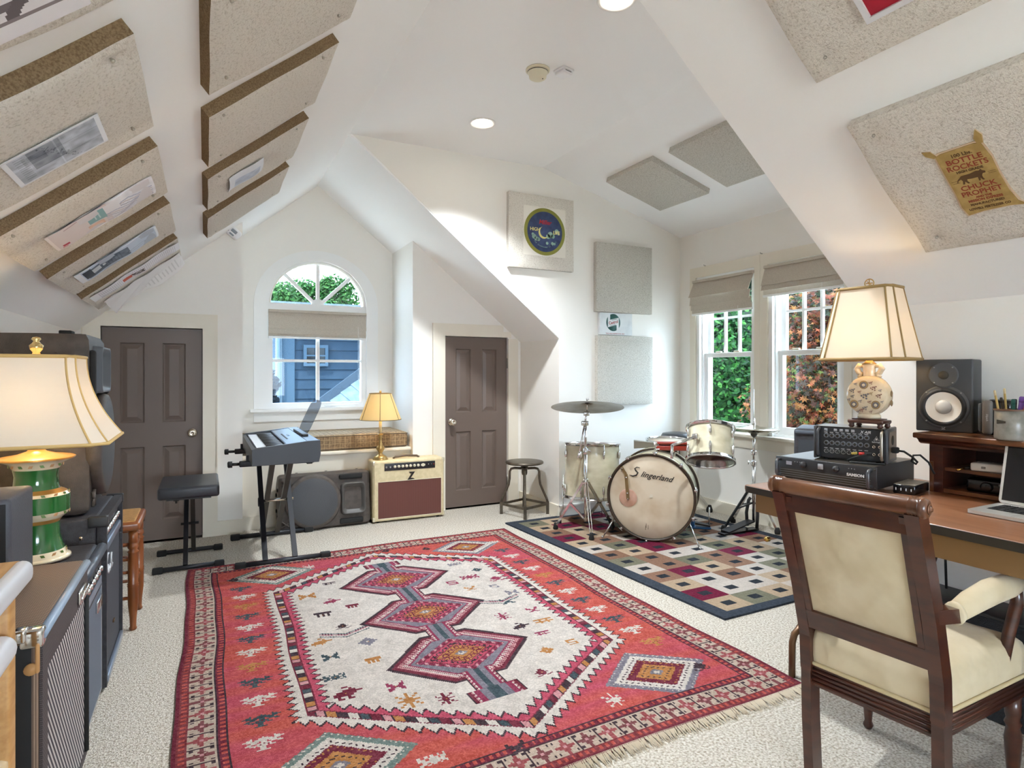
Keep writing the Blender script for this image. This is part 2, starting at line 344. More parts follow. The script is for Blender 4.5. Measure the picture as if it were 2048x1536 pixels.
for a,b_ in ((-ri+.045,-.014),(.014,ri-.045)):
    for c,d in ((.93,1.288),(1.312,1.725)): G().box((a,.033,c),(b_,.036,d)).obj('pane',glass2,wr)
th=[0,PI/4,PI/2,3*PI/4,PI]
for i in range(4):
    pts=[(0,1.80)]+[(x*.93,1.795+z*.93*.93) for x,z in arc(0,0,ri,th[i],th[i+1],8)]
    G().prism(pts,-.036,-.033,Mx).obj('pane',glass,wr)
G().box((-.56,-.05,.858),(.575,.002,.884)).obj('sill',whitep,wr); G().box((-.53,-.016,.775),(.545,.002,.858)).obj('apron',whitep,wr)
g=G().box((.02,-.012,.892),(.14,-.001,.902)); g.rod((.05,-.012,.9),(.35,-.03,.905),.005); g.obj('crank_handle',whitep,wr)
# roman shade (top-level thing, hung in the arched window)
def roman(name,label,W,drops,M,cords=()):
    r=thing(name,label,'window blind',M=M,group='woven roman shades')
    for i,(za,zb,ya,yb) in enumerate(drops):
        g=G(); g.add([(-W/2,ya,za),(W/2,ya,za),(W/2,yb,zb),(-W/2,yb,zb),(-W/2,ya+.007,za),(W/2,ya+.007,za),(W/2,yb+.007,zb),(-W/2,yb+.007,zb)],[(0,3,2,1),(4,5,6,7),(0,1,5,4),(1,2,6,5),(2,3,7,6),(3,0,4,7)])
        g.obj('fold',shade_m,r)
    z=min(d[1] for d in drops); G().box((-W/2,drops[-1][3]-.006,z-.018),(W/2,drops[-1][3]+.012,z-.002)).obj('bottom_rail',whitep,r)
    G().box((-W/2,.0-.03,drops[0][0]-.004),(W/2,-.001,drops[0][0]+.018)).obj('head_rail',shade_m,r)
    for cx,cl in cords: G().rod((cx,-.04,z+.1),(cx,-.045,z+.1-cl),.0012,5).obj('pull_cord',whitep,r)
    return r
roman('roman_shade','woven taupe roman shade in the arched window',.835,[(1.722,1.575,-.005,-.03),(1.59,1.53,-.012,-.024),(1.535,1.51,-.02,-.012)],T(AC[0]+.003,YA-.002,0),[(.34,.5)])
# double hung windows
def hung(name,y0,y1,label):
    r=bpy.data.objects.new(name,None); COL.objects.link(r); r.matrix_world=frame((XW,(y0+y1)/2,0),(0,-1,0),(1,0,0),(0,0,1)); struct(r); r['label']=label
    h=(y1-y0)/2; mz=1.335
    # local: x right (towards camera), y outward, z up
    g=G(); 
    for s in (-1,1): g.box((min(s*h,s*(h-.035)),.0,SZ),(max(s*h,s*(h-.035)),.16,TZ))
    g.box((-h+.035,0,TZ-.03),(h-.035,.16,TZ)); g.box((-h+.035,.03,SZ),(h-.035,.18,SZ+.02)); g.obj('jamb',whitep,r)
    for s in (-1,1): G().box((s*(h-.041)-.006,.03,SZ+.02),(s*(h-.041)+.006,.05,TZ-.03)).obj('track',whitep,r)
    def sash(nm,z0,z1,ya,rails,munt):
        i=h-.048; st=.042; g=G()
        for s in (-1,1): g.box((min(s*i,s*(i-st)),ya,z0),(max(s*i,s*(i-st)),ya+.032,z1))
        g.box((-i+st,ya,z0),(i-st,ya+.032,z0+rails[0])); g.box((-i+st,ya,z1-rails[1]),(i-st,ya+.032,z1)); p=g.obj(nm,whitep,r)
        gx0,gx1,gz0,gz1=-i+st,i-st,z0+rails[0],z1-rails[1]
        if munt:
            gw=(gx1-gx0)/3; zm=(gz0+gz1)/2
            for q in (1,2): G().box((gx0+gw*q-.010,ya+.004,gz0),(gx0+gw*q+.010,ya+.028,gz1)).obj('muntin',whitep,p)
            for q in range(3): G().box((gx0+gw*q+(.010 if q else 0),ya+.004,zm-.009),(gx0+gw*(q+1)-(.010 if q<2 else 0),ya+.028,zm+.009)).obj('muntin',whitep,p)
            for q in range(3):
                for za,zb in ((gz0,zm-.009),(zm+.009,gz1)): G().box((gx0+gw*q+.010*(q>0),ya+.014,za),(gx0+gw*(q+1)-.010*(q<2),ya+.017,zb)).obj('pane',glass,p)
        else: G().box((gx0,ya+.014,gz0),(gx1,ya+.017,gz1)).obj('pane',glass,p)
    sash('upper_sash',mz-.005,TZ-.03,.085,(.04,.04),True); sash('lower_sash',SZ+.02,mz+.03,.05,(.055,.036),False)
    for s in (-.1,.1): G().rbox((s-.03,.03,mz+.031),(s+.03,.055,mz+.046),.006).obj('sash_lock',mat('ivory','d9cfb6',.4),r)
    c=G()
    c.box((-h-.07,-.012,SZ-.02),(-h,0,TZ+.09)); c.box((h,-.012,SZ-.02),(h+.055,0,TZ+.09)); c.box((-h,-.012,TZ),(h,0,TZ+.09)); c.obj('casing',trimp,r)
    return r
hung('window_2',*W1,'far double-hung window behind the hanging tom'); hung('window_3',*W2,'double-hung window behind the chinese lamp')
g=G(); g.rbox((XW-.05,W2[0]-.08,.672),(XW,W1[1]+.08,.70),.008); struct(g.obj('trim_3',trimp))
struct(G().box((XW-.014,W2[0]-.06,.585),(XW,W1[1]+.06,.672)).obj('trim_4',trimp))
Mw=lambda y: frame((XW-.012,y,0),(0,-1,0),(1,0,0),(0,0,1))
roman('roman_shade','woven taupe roman shade on the window above the hanging tom',.655,[(1.995,1.86,-.012,-.075),(1.865,1.79,-.05,-.062),(1.81,1.745,-.04,-.045),(1.76,1.72,-.03,-.03)],Mw((W1[0]+W1[1])/2+.005),[(.2,.3)])
roman('roman_shade','woven taupe roman shade half hidden by the near ceiling slope',.655,[(2.01,1.87,-.012,-.06),(1.89,1.83,-.04,-.06),(1.835,1.80,-.03,-.03)],Mw((W2[0]+W2[1])/2+.0),[(.18,.35)])
# window seat
seat=thing('window_seat','built-in cream window seat under the arched window','window seat',((AL+AR)/2,4.97,0))
hw=(AR-AL)/2-.001
G().box((-hw,0,0),(hw,.03,.535)).obj('front_panel',trimp,seat); G().rbox((-hw,-.03,.535),(hw,YA-4.97-.001,.562),.006).obj('seat_board',trimp,seat)
cushm=mat('cushion_plaid','8d775b',.9,c2='6f5c45',vs=60,bump=.4,bs=500)
def plaid(k,base,line,sx,sy,w_):
    nt=k.node_tree; N=nt.nodes.new; L=nt.links.new; b=nt.nodes['Principled BSDF']; tc=N('ShaderNodeTexCoord'); sp=N('ShaderNodeSeparateXYZ'); L(tc.outputs['Object'],sp.inputs[0])
    outs=[]
    for ax,sc in (('X',sx),('Z',sy),('Y',sx)):
        m1=N('ShaderNodeMath'); m1.operation='MULTIPLY'; m1.inputs[1].default_value=sc; L(sp.outputs[ax],m1.inputs[0]); m0=N('ShaderNodeMath'); m0.operation='ADD'; m0.inputs[1].default_value=.37; L(m1.outputs[0],m0.inputs[0]); m1=m0
        m2=N('ShaderNodeMath'); m2.operation='FRACT'; L(m1.outputs[0],m2.inputs[0]); m3=N('ShaderNodeMath'); m3.operation='LESS_THAN'; m3.inputs[1].default_value=w_; L(m2.outputs[0],m3.inputs[0]); outs.append(m3)
    mx=N('ShaderNodeMath'); mx.operation='MAXIMUM'; L(outs[0].outputs[0],mx.inputs[0]); L(outs[1].outputs[0],mx.inputs[1])
    my=N('ShaderNodeMath'); my.operation='MAXIMUM'; L(mx.outputs[0],my.inputs[0]); L(outs[2].outputs[0],my.inputs[1])
    mix=N('ShaderNodeMix'); mix.data_type='RGBA'; L(my.outputs[0],mix.inputs[0]); mix.inputs[6].default_value=lin(base); mix.inputs[7].default_value=lin(line)
    src=[l.from_socket for l in nt.links if l.to_socket==b.inputs['Base Color']]
    if src: L(src[0],mix.inputs[6])
    L(mix.outputs[2],b.inputs['Base Color'])
plaid(cushm,'8a7358','ab9570',24,30,.08)
cu=thing('seat_cushion','long plaid box cushion on the window seat','cushion',((AL+AR)/2,4.97,.562))
G().rbox((-hw+.01,.0,0),(hw-.02,YA-4.97-.03,.128),.022,4).obj('cover',cushm,cu)
for z in (.012,.116):
    g=G(); yb=YA-4.97-.03; g.tube([(-hw+.012,.004,z),(hw-.022,.004,z)],.0045,6); g.obj('piping',mat('piping','5c4f42',.9),cu)
# ================================================================== ACOUSTIC PANELS, POSTERS, CEILING FIXTURES
def unit(v): return Vector(v).normalized()
NLv=unit((PL,0,-1)); DLv=unit((-1,0,-PL)); NRv=unit((-PR,0,-1)); DRv=unit((1,0,-PR))
Ad=Vector((XF,0,ZR+.006)); Dd=unit((XW-XF,0,ZW-ZR-.006)); NDv=Vector((Dd.z,0,-Dd.x))
def onL(s,y,t=0): P=Vector((XR,0,ZR))+DLv*s+NLv*t; return frame((P.x,y,P.z),(0,1,0),-DLv,NLv)
def onR(s,y,t=0): P=Vector((XR,0,ZR))+DRv*s+NRv*t; return frame((P.x,y,P.z),(0,-1,0),-DRv,NRv)
def onD(s,y,t=0): P=Ad+Dd*s+NDv*t; return frame((P.x,y,P.z),(0,-1,0),-Dd,NDv)
def onC(x,z,t=0): return frame((x,YC-t,z),(1,0,0),(0,0,1),(0,-1,0))
fab=mat('panel_fabric','e2dcd2',.95,c2='bdb4a6',vs=130,lo=.5,hi=.78,bump=1.2,bs=260,spec=.1)
fabg=mat('panel_fabric_grey','d0ccc3',.95,c2='a9a498',vs=150,lo=.46,hi=.72,bump=1.0,bs=260,spec=.1)
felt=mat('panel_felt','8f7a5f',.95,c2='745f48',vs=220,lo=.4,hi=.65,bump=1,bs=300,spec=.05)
pinm=mat('pin_head','b9b4a8',.3,.8)
PT=.048
def panel_mesh(w_,h_,seed,soft=1):
    n=26; r=np.random.default_rng(seed); g=G(); xs=np.linspace(-w_/2,w_/2,n+1); ys=np.linspace(-h_/2,h_/2,n+1)
    pins=[(sx*(w_/2-.062),sy*(h_/2-.062)) for sx in (-1,1) for sy in (-1,1)]
    ph=r.uniform(0,6,4); vs=[];
    for y in ys:
        for x in xs:
            ed=min(w_/2-abs(x),h_/2-abs(y)); z=PT-.008*math.exp(-ed/.008)
            for px,py in pins:
                d2=(x-px)**2+(y-py)**2; z-=.015*soft*math.exp(-d2/.0011)
            z+=soft*.0011*(math.sin(x*11+ph[0])+math.sin(y*9+ph[1])+math.sin((x+y)*17+ph[2]))
            xx=x+soft*.003*math.sin(y*13+ph[3])*(abs(x)>w_/2-.01); vs.append((xx,y,z))
    fs=[(j*(n+1)+i,j*(n+1)+i+1,(j+1)*(n+1)+i+1,(j+1)*(n+1)+i) for j in range(n) for i in range(n)]
    g.add(vs,fs,None,True); g.cur=1
    bd=[i for i in range(n)]+[n+j*(n+1) for j in range(n)]+[n*(n+1)+i for i in range(n,0,-1)]+[j*(n+1) for j in range(n,0,-1)]
    bv=[vs[i] for i in bd]; k=len(bv); g.add(bv+[(x,y,.0) for x,y,z in bv],[(i,i+k,(i+1)%k+k,(i+1)%k) for i in range(k)]+[[k+i for i in range(k)][::-1]])
    return g,pins
def panel(label,M,w_=.565,h_=.572,face=None,side=None,seed=1,group='acoustic panels',soft=1):
    r=thing('acoustic_panel',label,'acoustic panel',M=M,group=group); g,pins=panel_mesh(w_,h_,seed,soft)
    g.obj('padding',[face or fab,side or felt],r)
    for px,py in pins: G().lathe([(.0,PT-.004),(.005,PT-.006),(.0055,PT-.01),(.003,PT-.014),(.002,PT-.03)][::-1],10,T(px,py,0)).obj('pin',pinm,r)
    return r
ys=[(.83,1.40),(1.565,2.12),(2.30,2.86),(3.05,3.625),(3.815,4.385)]
nm=['first','second','third','fourth','fifth']
lowlab=['padded panel carrying the barbed-wire print, cut by the top left corner','padded panel carrying the creased grey photo print','padded panel carrying the pale flyer with a teal square','padded panel carrying the dark blue sheet print','lowest padded panel, carrying the curling newsprint, nearest the back wall']
uplab=['','large blank padded panel cut by the top edge, left slope','blank padded panel second from the ridge window wall corner, two above the sensor','padded panel carrying one small pale sheet','small blank padded panel just above the white motion sensor']
uplab[2]='blank padded panel directly above the one with the small pale sheet'
for i,(a,b_) in enumerate(ys):
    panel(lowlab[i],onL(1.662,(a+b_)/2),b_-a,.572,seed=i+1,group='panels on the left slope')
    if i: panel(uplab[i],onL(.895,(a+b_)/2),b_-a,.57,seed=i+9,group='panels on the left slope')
panel('mottled padded panel with the red framed sheet, top right',onR(.835,.97),.57,.57,fab,fab,21,'panels on the right slope')
panel('mottled padded panel with the feed-sack sign',onR(1.602,.97),.57,.59,fab,fab,22,'panels on the right slope')
panel('grey padded panel on the dormer ceiling, whole and nearer the corner',onD(.708,3.62),.545,.575,fabg,fabg,31,'panels on the dormer ceiling',.35)
panel('grey padded panel on the dormer ceiling, cut by the near slope',onD(.708,2.90),.545,.575,fabg,fabg,32,'panels on the dormer ceiling',.35)
panel('grey padded wall panel with the round beer sign',onC(2.415,2.325),.60,.59,fab,fabg,41,'panels on the dormer wall',.3)
panel('bare grey wall panel above the oil sign',onC(3.245,2.01),.60,.592,fabg,fabg,42,'panels on the dormer wall',.3)
panel('bare grey wall panel below the oil sign',onC(3.255,1.215),.595,.595,fabg,fabg,43,'panels on the dormer wall',.3)

# posters -----------------------------------------------------------------
prt=mat_attr('print_paper',.55)
def noise2(H,W,s,seed):
    r=np.random.default_rng(seed); a=r.random((H//s+3,W//s+3)); y=np.linspace(0,H/s,H); x=np.linspace(0,W/s,W)
    yi=y.astype(int); xi=x.astype(int); fy=(y-yi)[:,None]; fx=(x-xi)[None]
    return (a[yi][:,xi]*(1-fy)*(1-fx)+a[yi+1][:,xi]*fy*(1-fx)+a[yi][:,xi+1]*(1-fy)*fx+a[yi+1][:,xi+1]*fy*fx)
def poster(name,label,arr,w_,h_,M,bend=None,cat='poster'):
    r=thing(name,label,cat,M=M); painted('sheet',arr,w_,h_,prt,r,thick=.0012,bend=bend)
    return r
sag=lambda k,w_: (lambda X,Y: k*(1-(2*X/w_)**2)+.003*np.sin(Y*31))
def canvas(H,W,c): return np.ones((H,W,3))*hexc(c)
# creased grey photograph
a=canvas(60,44,'b9bfc9'); n=noise2(60,44,6,1)*.6+noise2(60,44,3,2)*.4; a+= (n[...,None]-.5)*95; a[14:34,3:30]-=42; a[10:24,8:20]-=25; a[:,14]-=20; a[:,29]-=18; a[30]+=22
for i in range(4,40): a[min(57,20+i//2+int(3*math.sin(i))),i]-=45
a[6:12,4:40:3]-=30; a[:3]=a[-3:]=hexc('eceef2'); a[:,:2]=hexc('e4e6ea'); a[:,-2:]=hexc('e4e6ea')
poster('print','creased grey-blue photograph print pinned to a ceiling panel',np.clip(a,0,255),.19,.25,onL(1.644,1.897,PT+.0055))
# flyer with teal square
a=canvas(80,44,'ddd3d2'); n=noise2(80,44,5,3); a[44:]=hexc('e8e8ee')+(n[44:,:,None]-.5)*30
for k_ in range(9):
    for y in range(40,78): x=int(8+k_*3.6+ (y-40)*.25+2*math.sin(y*.3+k_)); a[y,np.clip(x,0,43)]=hexc(['a9adc4','c6b4b0','8f94ab'][k_%3]); a[y,np.clip(x+1,0,43)]=hexc('c9cbd8')
a[36:52,3:18]=hexc('e9e9ee'); a[28:41,4:24]=hexc('86aeb2'); a[33,7:20]=hexc('c2d6d8'); a[36,7:20]=hexc('c2d6d8'); a[26:38,26:40]=hexc('c7a695')+(n[26:38,26:40,None]-.5)*90
a[5:10,29:35]=hexc('b52a45'); a[4:8,36:40]=hexc('d08a90'); a[12:24,3]=hexc('b59aa0'); a[:2]=hexc('efe7e4')
poster('print','pale flyer with a teal square and red mark pinned to a ceiling panel',np.clip(a,0,255),.225,.40,onL(1.632,2.604,PT+.0055),sag(.008,.225))
# dark blue sheet
a=canvas(80,44,'c9d6e6'); n=noise2(80,44,4,4)
a[8:50,6:34]=hexc('5d6a7b')+(n[8:50,6:34,None]-.5)*60; a[6:14,4:30]=hexc('3e4650'); a[14:22,10:22]=hexc('d5dbe0'); a[24:27,14:20]=hexc('cfd6dc')
for t in np.linspace(0,2*PI,90): a[int(58+9*math.sin(t)),int(24+4*math.cos(t))]=hexc('9aa5bb')
a[70:77,26:40]=hexc('aebfd6'); a[:5]=hexc('eef0f2'); a[-2:]=hexc('eef3f8'); a[:,:2]=hexc('dfe8f2')
for j in range(26,44,3): a[j,8:32]-=18
poster('print','blue-grey sheet with a dark building picture pinned to a ceiling panel',np.clip(a,0,255),.23,.40,onL(1.675,3.315,PT+.0055),sag(.008,.23))
# newsprint with curled lower sheet
a=canvas(100,40,'ecebef')
for y in range(4,96,2):
    for x in range(3,37):
        if (x*7+y*13)%5 and not(18<x<21): a[y,x]-=26
a[34:46,10:24]=hexc('c9553f'); a[44:58,12:30]=np.where(noise2(14,18,2,5)[...,None]>.5,hexc('4a4044'),hexc('d8cfd0')); a[4:24,29:31]=hexc('6a3a3c'); a[:8]=hexc('f0f0f2')
poster('newspaper_sheet','newsprint page pinned to the lowest ceiling panel',np.clip(a,0,255),.20,.53,onL(1.652,3.945,PT+.0055),sag(.006,.20))
a=canvas(60,20,'f0eeee'); 
for y in range(3,57,3): a[y,3:17]-=20
r=thing('newspaper_sheet','loose curling newspaper page hanging from the lowest ceiling panel','poster',M=onL(1.64,4.27,PT+.0055))
painted('sheet',np.clip(a,0,255),.20,.50,prt,r,thick=.001,bend=lambda X,Y: np.maximum(0,(X+.06))**1.3*.55*(1+.25*np.sin(Y*16))+.004*np.sin(Y*40))
# small pale sheet
a=canvas(30,24,'dfe2e8'); n=noise2(30,24,4,6); a[5:27,7:21]=hexc('bcc4d4')+(n[5:27,7:21,None]-.5)*40
poster('print','small pale sheet pinned above the motion sensor panels',np.clip(a,0,255),.24,.20,onL(.974,3.305,PT+.0055),sag(.010,.24))
# barbed wire print
a=canvas(90,90,'e7e3e6')
def stroke(a,x0,y0,x1,y1,w_,c):
    for t in np.linspace(0,1,160):
        x,y=x0+(x1-x0)*t,y0+(y1-y0)*t; a[max(0,int(y-w_)):int(y+w_)+1,max(0,int(x-w_)):int(x+w_)+1]=hexc(c)
for x in (20,38,57,74): stroke(a,x,0,x+3*math.sin(x),90,1.2,'746a6c'); stroke(a,x-4,34+x%9,x+4,40+x%9,1.6,'6a6062'); stroke(a,x+4,33+x%9,x-4,41+x%9,1.6,'6a6062'); stroke(a,x-4,66,x+4,60,1.4,'6a6062')
stroke(a,80,0,80,88,.8,'8a8082'); stroke(a,4,20,88,26,.9,'8d8486'); stroke(a,4,55,88,50,.9,'8d8486')
poster('print','white print with dark barbed-wire silhouettes, top left corner',np.clip(a,0,255),.46,.40,onL(1.654,1.12,PT+.0055))
# red sheet in white frame
r=thing('framed_print','red sheet in a thin white frame, top right','picture frame',M=onR(.80,.785,PT+.001))
G().prism([(-.25,-.22),(.25,-.22),(.25,.22),(-.25,.22)],0,.012,None,[[(-.235,-.205),(.235,-.205),(.235,.205),(-.235,.205)]]).obj('frame',mat('frame_white','d9d9dc',.4),r)
G().box((-.235,-.205,0),(.235,.205,.004)).obj('sheet',mat('red_sheet','b3132f',.6,c2='8f0f28',vs=6),r)
# feed sack sign
r=thing('sack_sign','tan die-cut feed-sack sign with red lettering on the right slope','sign',M=onR(1.618,.993,PT+.0))
sk=mat('sack_tan','b79a5f',.7,c2='a5884e',vs=30); skw=mat('sack_edge','cdb59a',.7); dk=mat('ink_brown','5a3f22',.8); rd=mat('ink_red','8e3b2a',.8)
o_=[(-.066,.112),(-.05,.118),(.04,.122),(.058,.118),(.066,.06),(.064,0),(.066,-.07),(.074,-.118),(.09,-.138),(.05,-.130),(-.02,-.131),(-.065,-.138),(-.072,-.10),(-.068,-.04),(-.068,.04)]
def grow(P,d): c=(sum(p[0] for p in P)/len(P),sum(p[1] for p in P)/len(P)); return [(c[0]+(x-c[0])*(1+d/.07),c[1]+(y-c[1])*(1+d/.13)) for x,y in P]
earL=[(-.062,.112),(-.072,.135),(-.094,.142),(-.090,.124),(-.072,.108)]; earR=[(.05,.116),(.047,.138),(.06,.165),(.07,.142),(.064,.116)]
G().prism(grow(o_,.005),.0,.005).obj('backing',skw,r); G().prism(o_,.005,.007).obj('sack',sk,r)
for e_ in (earL,earR): G().prism(grow(e_,.004),.0005,.0048).obj('ear_backing',skw,r); G().prism(e_,.0048,.0068).obj('ear',sk,r)
def L_(t,y,sz,m,sx=1): text(t,sz,m,r,T(0,y,.0074),sx=sx,ext=.0003,bold=.0004)
L_('100 Lbs.',.098,.017,dk); L_('BOTTLE',.077,.026,rd,1.05); L_('ROCKETS',.053,.026,rd,.98); L_('HIGH GRADE',.035,.012,dk)
L_('CHUCK',-.030,.026,rd,1.05); L_('PROPHET',-.054,.026,rd,.98); L_('AND THE',-.072,.010,rd); L_('MISSION EXPRESS',-.084,.0125,rd,.95); L_('MANUFACTURED',-.099,.0115,dk); L_('LOWELL FERTILIZER CO',-.117,.0115,dk,.9)
bull=[(-.036,.014),(-.03,.020),(-.005,.021),(.012,.026),(.02,.024),(.026,.029),(.028,.023),(.035,.018),(.034,.012),(.027,.012),(.022,.004),(.022,-.006),(.024,-.012),(.019,-.012),(.016,-.002),(.013,-.012),(.009,-.012),(.010,.002),(-.008,.002),(-.018,.004),(-.02,-.004),(-.016,-.013),(-.021,-.013),(-.026,-.003),(-.03,-.013),(-.035,-.013),(-.031,.001),(-.034,.008),(-.042,.004),(-.046,-.004),(-.048,-.003),(-.043,.008)]
G().prism(bull,.007,.0078).obj('bull_drawing',dk,r)
for sx,y in ((-.052,.004),(-.05,-.004),(.05,.012),(.05,.006)): G().box((sx-.01,y,.007),(sx+.01,y+.0008,.0075)).obj('small_print',dk,r)
# beer sign (round emblem without its figure)
r=thing('round_sign','square card with a round blue and olive beer emblem','sign',M=onC(2.435,2.33,PT-.0005))
G().box((-.196,-.197,0),(.196,.197,.003)).obj('card',mat('card','e6e1d6',.6),r)
ol=mat('olive','9a9a45',.6); bl=mat('deep_blue','3d4f78',.6,c2='34406a',vs=20); cl=mat('cloud','8fb0a4',.7); ye=mat('pale_yellow','e3d98a',.6); rdd=mat('beer_red','b02a34',.6)
G().cyl(.19,.003,.0042,64).obj('ring',ol,r); G().cyl(.162,.0042,.005,64).obj('disc',bl,r)
for x,y,s in ((-.10,-.045,.02),(-.08,-.06,.018),(-.06,-.065,.016),(-.112,-.028,.012),(.05,-.02,.026),(.03,-.035,.02),(.075,-.03,.018),(.11,.012,.02),(.125,-.004,.012),(.02,-.09,.012),(.07,-.088,.013),(.09,-.09,.01)):
    G().lathe([(s,.005),(s,.0054)],12,T(x,y,0),False).obj('cloud',cl,r)
mo=arc(-.012,-.008,.048,PI*.60,PI*1.75,24)+arc(-.002,.001,.044,PI*1.71,PI*.64,24); G().prism(mo,.0054,.006).obj('moon',ye,r)
text('HIGH',.038,ye,r,T(-.092,.012,.0056),bold=.0006); text('LIFE',.038,ye,r,T(.108,.0,.0062),bold=.0006); text('Miller',.05,rdd,r,T(.0,.075,.0056),shear=.25,bold=.001)
th_=np.linspace(PI*1.22,PI*1.80,24)
for i,ch_ in enumerate('THE CHAMPAGNE OF BEERS'):
    if ch_!=' ': 
        an=PI*1.22+(PI*.58)*i/21; text(ch_,.014,cl,r,T(.125*math.cos(an),.125*math.sin(an),.0056)@RZ(an+PI/2))
# oil sign between the two wall panels
r=thing('oil_sign','white enamel oil sign with a green roundel between two wall panels','sign',M=onC(3.16,1.615,.001))
en=mat('enamel','d5d8d8',.35,c2='c3c7c8',vs=12,lo=.5,hi=.8); gr=mat('enamel_green','2f5f5c',.35); rr_=mat('enamel_red','a2463f',.4)
G().box((-.172,-.094,0),(.172,.094,.028)).obj('plate',en,r)
c=(-.03,.012); G().lathe([(.074,.028),(.074,.0288)],40,T(*c,0)).obj('roundel',gr,r)
G().prism([(-.078+c[0]+.02,-.03),(c[0]+.058,-.002),(c[0]+.058,.056),(c[0]-.058,.030)],.0288,.0294).obj('banner',en,r)
for x0_,x1_,y0_,y1_ in ((c[0]-.058,c[0]-.034,.03,.085),(c[0]+.034,c[0]+.058,-.06,-.002)): G().box((x0_,y0_,.0288),(x1_,y1_,.0292)).obj('white_bar',en,r)
text('Castrol',.036,rr_,r,T(c[0],.013,.0297)@RZ(.2),sx=.92,bold=.0008); text('WAKEFIELD',.010,gr,r,T(c[0]+.01,.037,.0297)@RZ(.2)); text('MOTOR OIL',.010,gr,r,T(c[0]-.005,-.012,.0297)@RZ(.2))
text('THE MASTERPIECE IN OILS',.017,rr_,r,T(-.01,-.084,.0284))
# recessed lights, detectors, sensor -----------------------------------------
glow=mat('lamp_lens','ffffff',.5,emit='fff4e2',es=6)
def downlight(x,y,label):
    r=thing('recessed_light',label,'ceiling light',(x,y,ZR),group='recessed ceiling lights')
    G().lathe([(.088,0),(.088,-.004),(.080,-.007),(.072,-.004),(.066,.0005)],40).obj('trim_ring',mat('trim_ring','f4f2ee',.5),r)
    G().lathe([(.0,-.0005),(.064,-.0005),(.064,.0),(0,.0)],32,caps=False).obj('lens',glow,r)
    l=light('downlight','SPOT',(0,0,-.012),POWER,(.90,.96,1.0),(0,0,0),spot_size=math.radians(112),spot_blend=.55,shadow_soft_size=.06); l.parent=r; return r
POWER=64
downlight(1.643,3.637,'round recessed ceiling light, the whole one in view'); downlight(1.632,2.16,'round recessed ceiling light cut by the top edge')
r=thing('smoke_detector','ivory round smoke detector on the flat ceiling','smoke detector',(1.625,2.86,ZR+.001)); iv=mat('ivory_plastic','e2dbc2',.5)
G().lathe([(.066,0),(.066,-.008),(.060,-.012)],32).obj('base',iv,r); G().lathe([(.056,-.010),(.056,-.018),(.050,-.024),(.047,-.045),(.035,-.052),(0,-.053)],32).obj('cover',iv,r); G().lathe([(.0565,-.013),(.0572,-.015),(.0565,-.017)],32,caps=False).obj('vent_slot',mat('dark_gap','3a352c',.8),r); G().lathe([(.003,-.052),(.003,-.055),(0,-.055)],8,T(.02,-.02,0)).obj('indicator',mat('dark_gap'),r)
r=thing('alarm_box','small white square alarm beside the smoke detector','alarm',(1.755,2.80,ZR+.003),.25); wp=mat('white_plastic','eeeef0',.45)
G().rbox((-.042,-.042,-.012),(.042,.042,0),.005).obj('base',wp,r); G().rbox((-.036,-.036,-.032),(.036,.036,-.012),.008).obj('cover',wp,r); G().box((-.022,-.0365,-.020),(.022,-.0355,-.017)).obj('slot',mat('dark_gap'),r)
r=thing('motion_sensor','white motion sensor in the angle of the slope and back wall','sensor',M=T(.185,YF-.001,2.232)@RY(.69)); sg=mat('sensor_grey','8f979f',.3)
G().rbox((-.052,-.045,-.038),(.052,0,.038),.030,5).obj('shell',wp,r); G().rbox((-.022,-.049,-.006),(.022,-.040,.018),.004).obj('lens',sg,r); G().rbox((-.018,-.047,-.028),(.018,-.040,-.016),.003).obj('window',sg,r); G().lathe([(.006,0),(.006,.004),(0,.004)],10,T(-.036,-.042,-.014)@RX(PI/2)).obj('led',mat('dark_gap'),r)
# hooks over the windows
for y,n_ in ((3.90,'far'),(3.30,'middle')):
    g=G().tube([(XW,y,2.135),(XW-.018,y,2.133),(XW-.024,y,2.137),(XW-.022,y,2.143)],.0022,6); tag(g.obj('wall_hook',steel),f'tiny steel hook in the wall above the {"far" if n_=="far" else "middle"} window trim','hook','hooks above the windows')
# ================================================================== RUGS
rugm=mat_attr('rug_wool',.95,bump=2.5,bs=420,spec=.08)
def big(rows,k=1.6):
    h,w_=len(rows),len(rows[0]); return [''.join(rows[min(h-1,int(j/k))][min(w_-1,int(i/k))] for i in range(int(w_*k))) for j in range(int(h*k))]
def stamp(A,cx,cy,rows,c,flipx=False,flipy=False):
    """stencil of strings, '#' cells take colour c (centre at cell cx,cy)"""
    h=len(rows); w_=len(rows[0])
    for j,rw in enumerate(rows):
        for i,q in enumerate(rw):
            if q=='.': continue
            y=cy+(h//2-j)*(-1 if flipy else 1); x=cx+(i-w_//2)*(-1 if flipx else 1)
            if 0<=y<A.shape[0] and 0<=x<A.shape[1]: A[y,x]=c[q] if isinstance(c,dict) else c
RW_,RH_=2.12,2.56; NX,NY=352,426; cw=RW_/NX
gx=(np.arange(NX)+.5)/NX*RW_-RW_/2; gy=(np.arange(NY)+.5)/NY*RH_-RH_/2; X,Y=np.meshgrid(gx,gy)
P_={k_:hexc(v) for k_,v in dict(red='c75f54',crim='c2566a',cream='d9cfc6',dark='493a40',burg='7a3443',grey='85808a',or_='bd8450',teal='4a585e',pink='cf979a',wine='97405a',mint='7a8a84').items()}
ab=noise2(NY,NX,40,11)*.6+np.repeat(noise2(NY,8,5,12)[:,:1],NX,1)*.4
A=P_['red']+(P_['crim']-P_['red'])*np.clip((ab-.3)*2.2,0,1)[...,None]
def put(m,c): A[m]=P_[c] if isinstance(c,str) else c
ax,ay=np.abs(X),np.abs(Y)
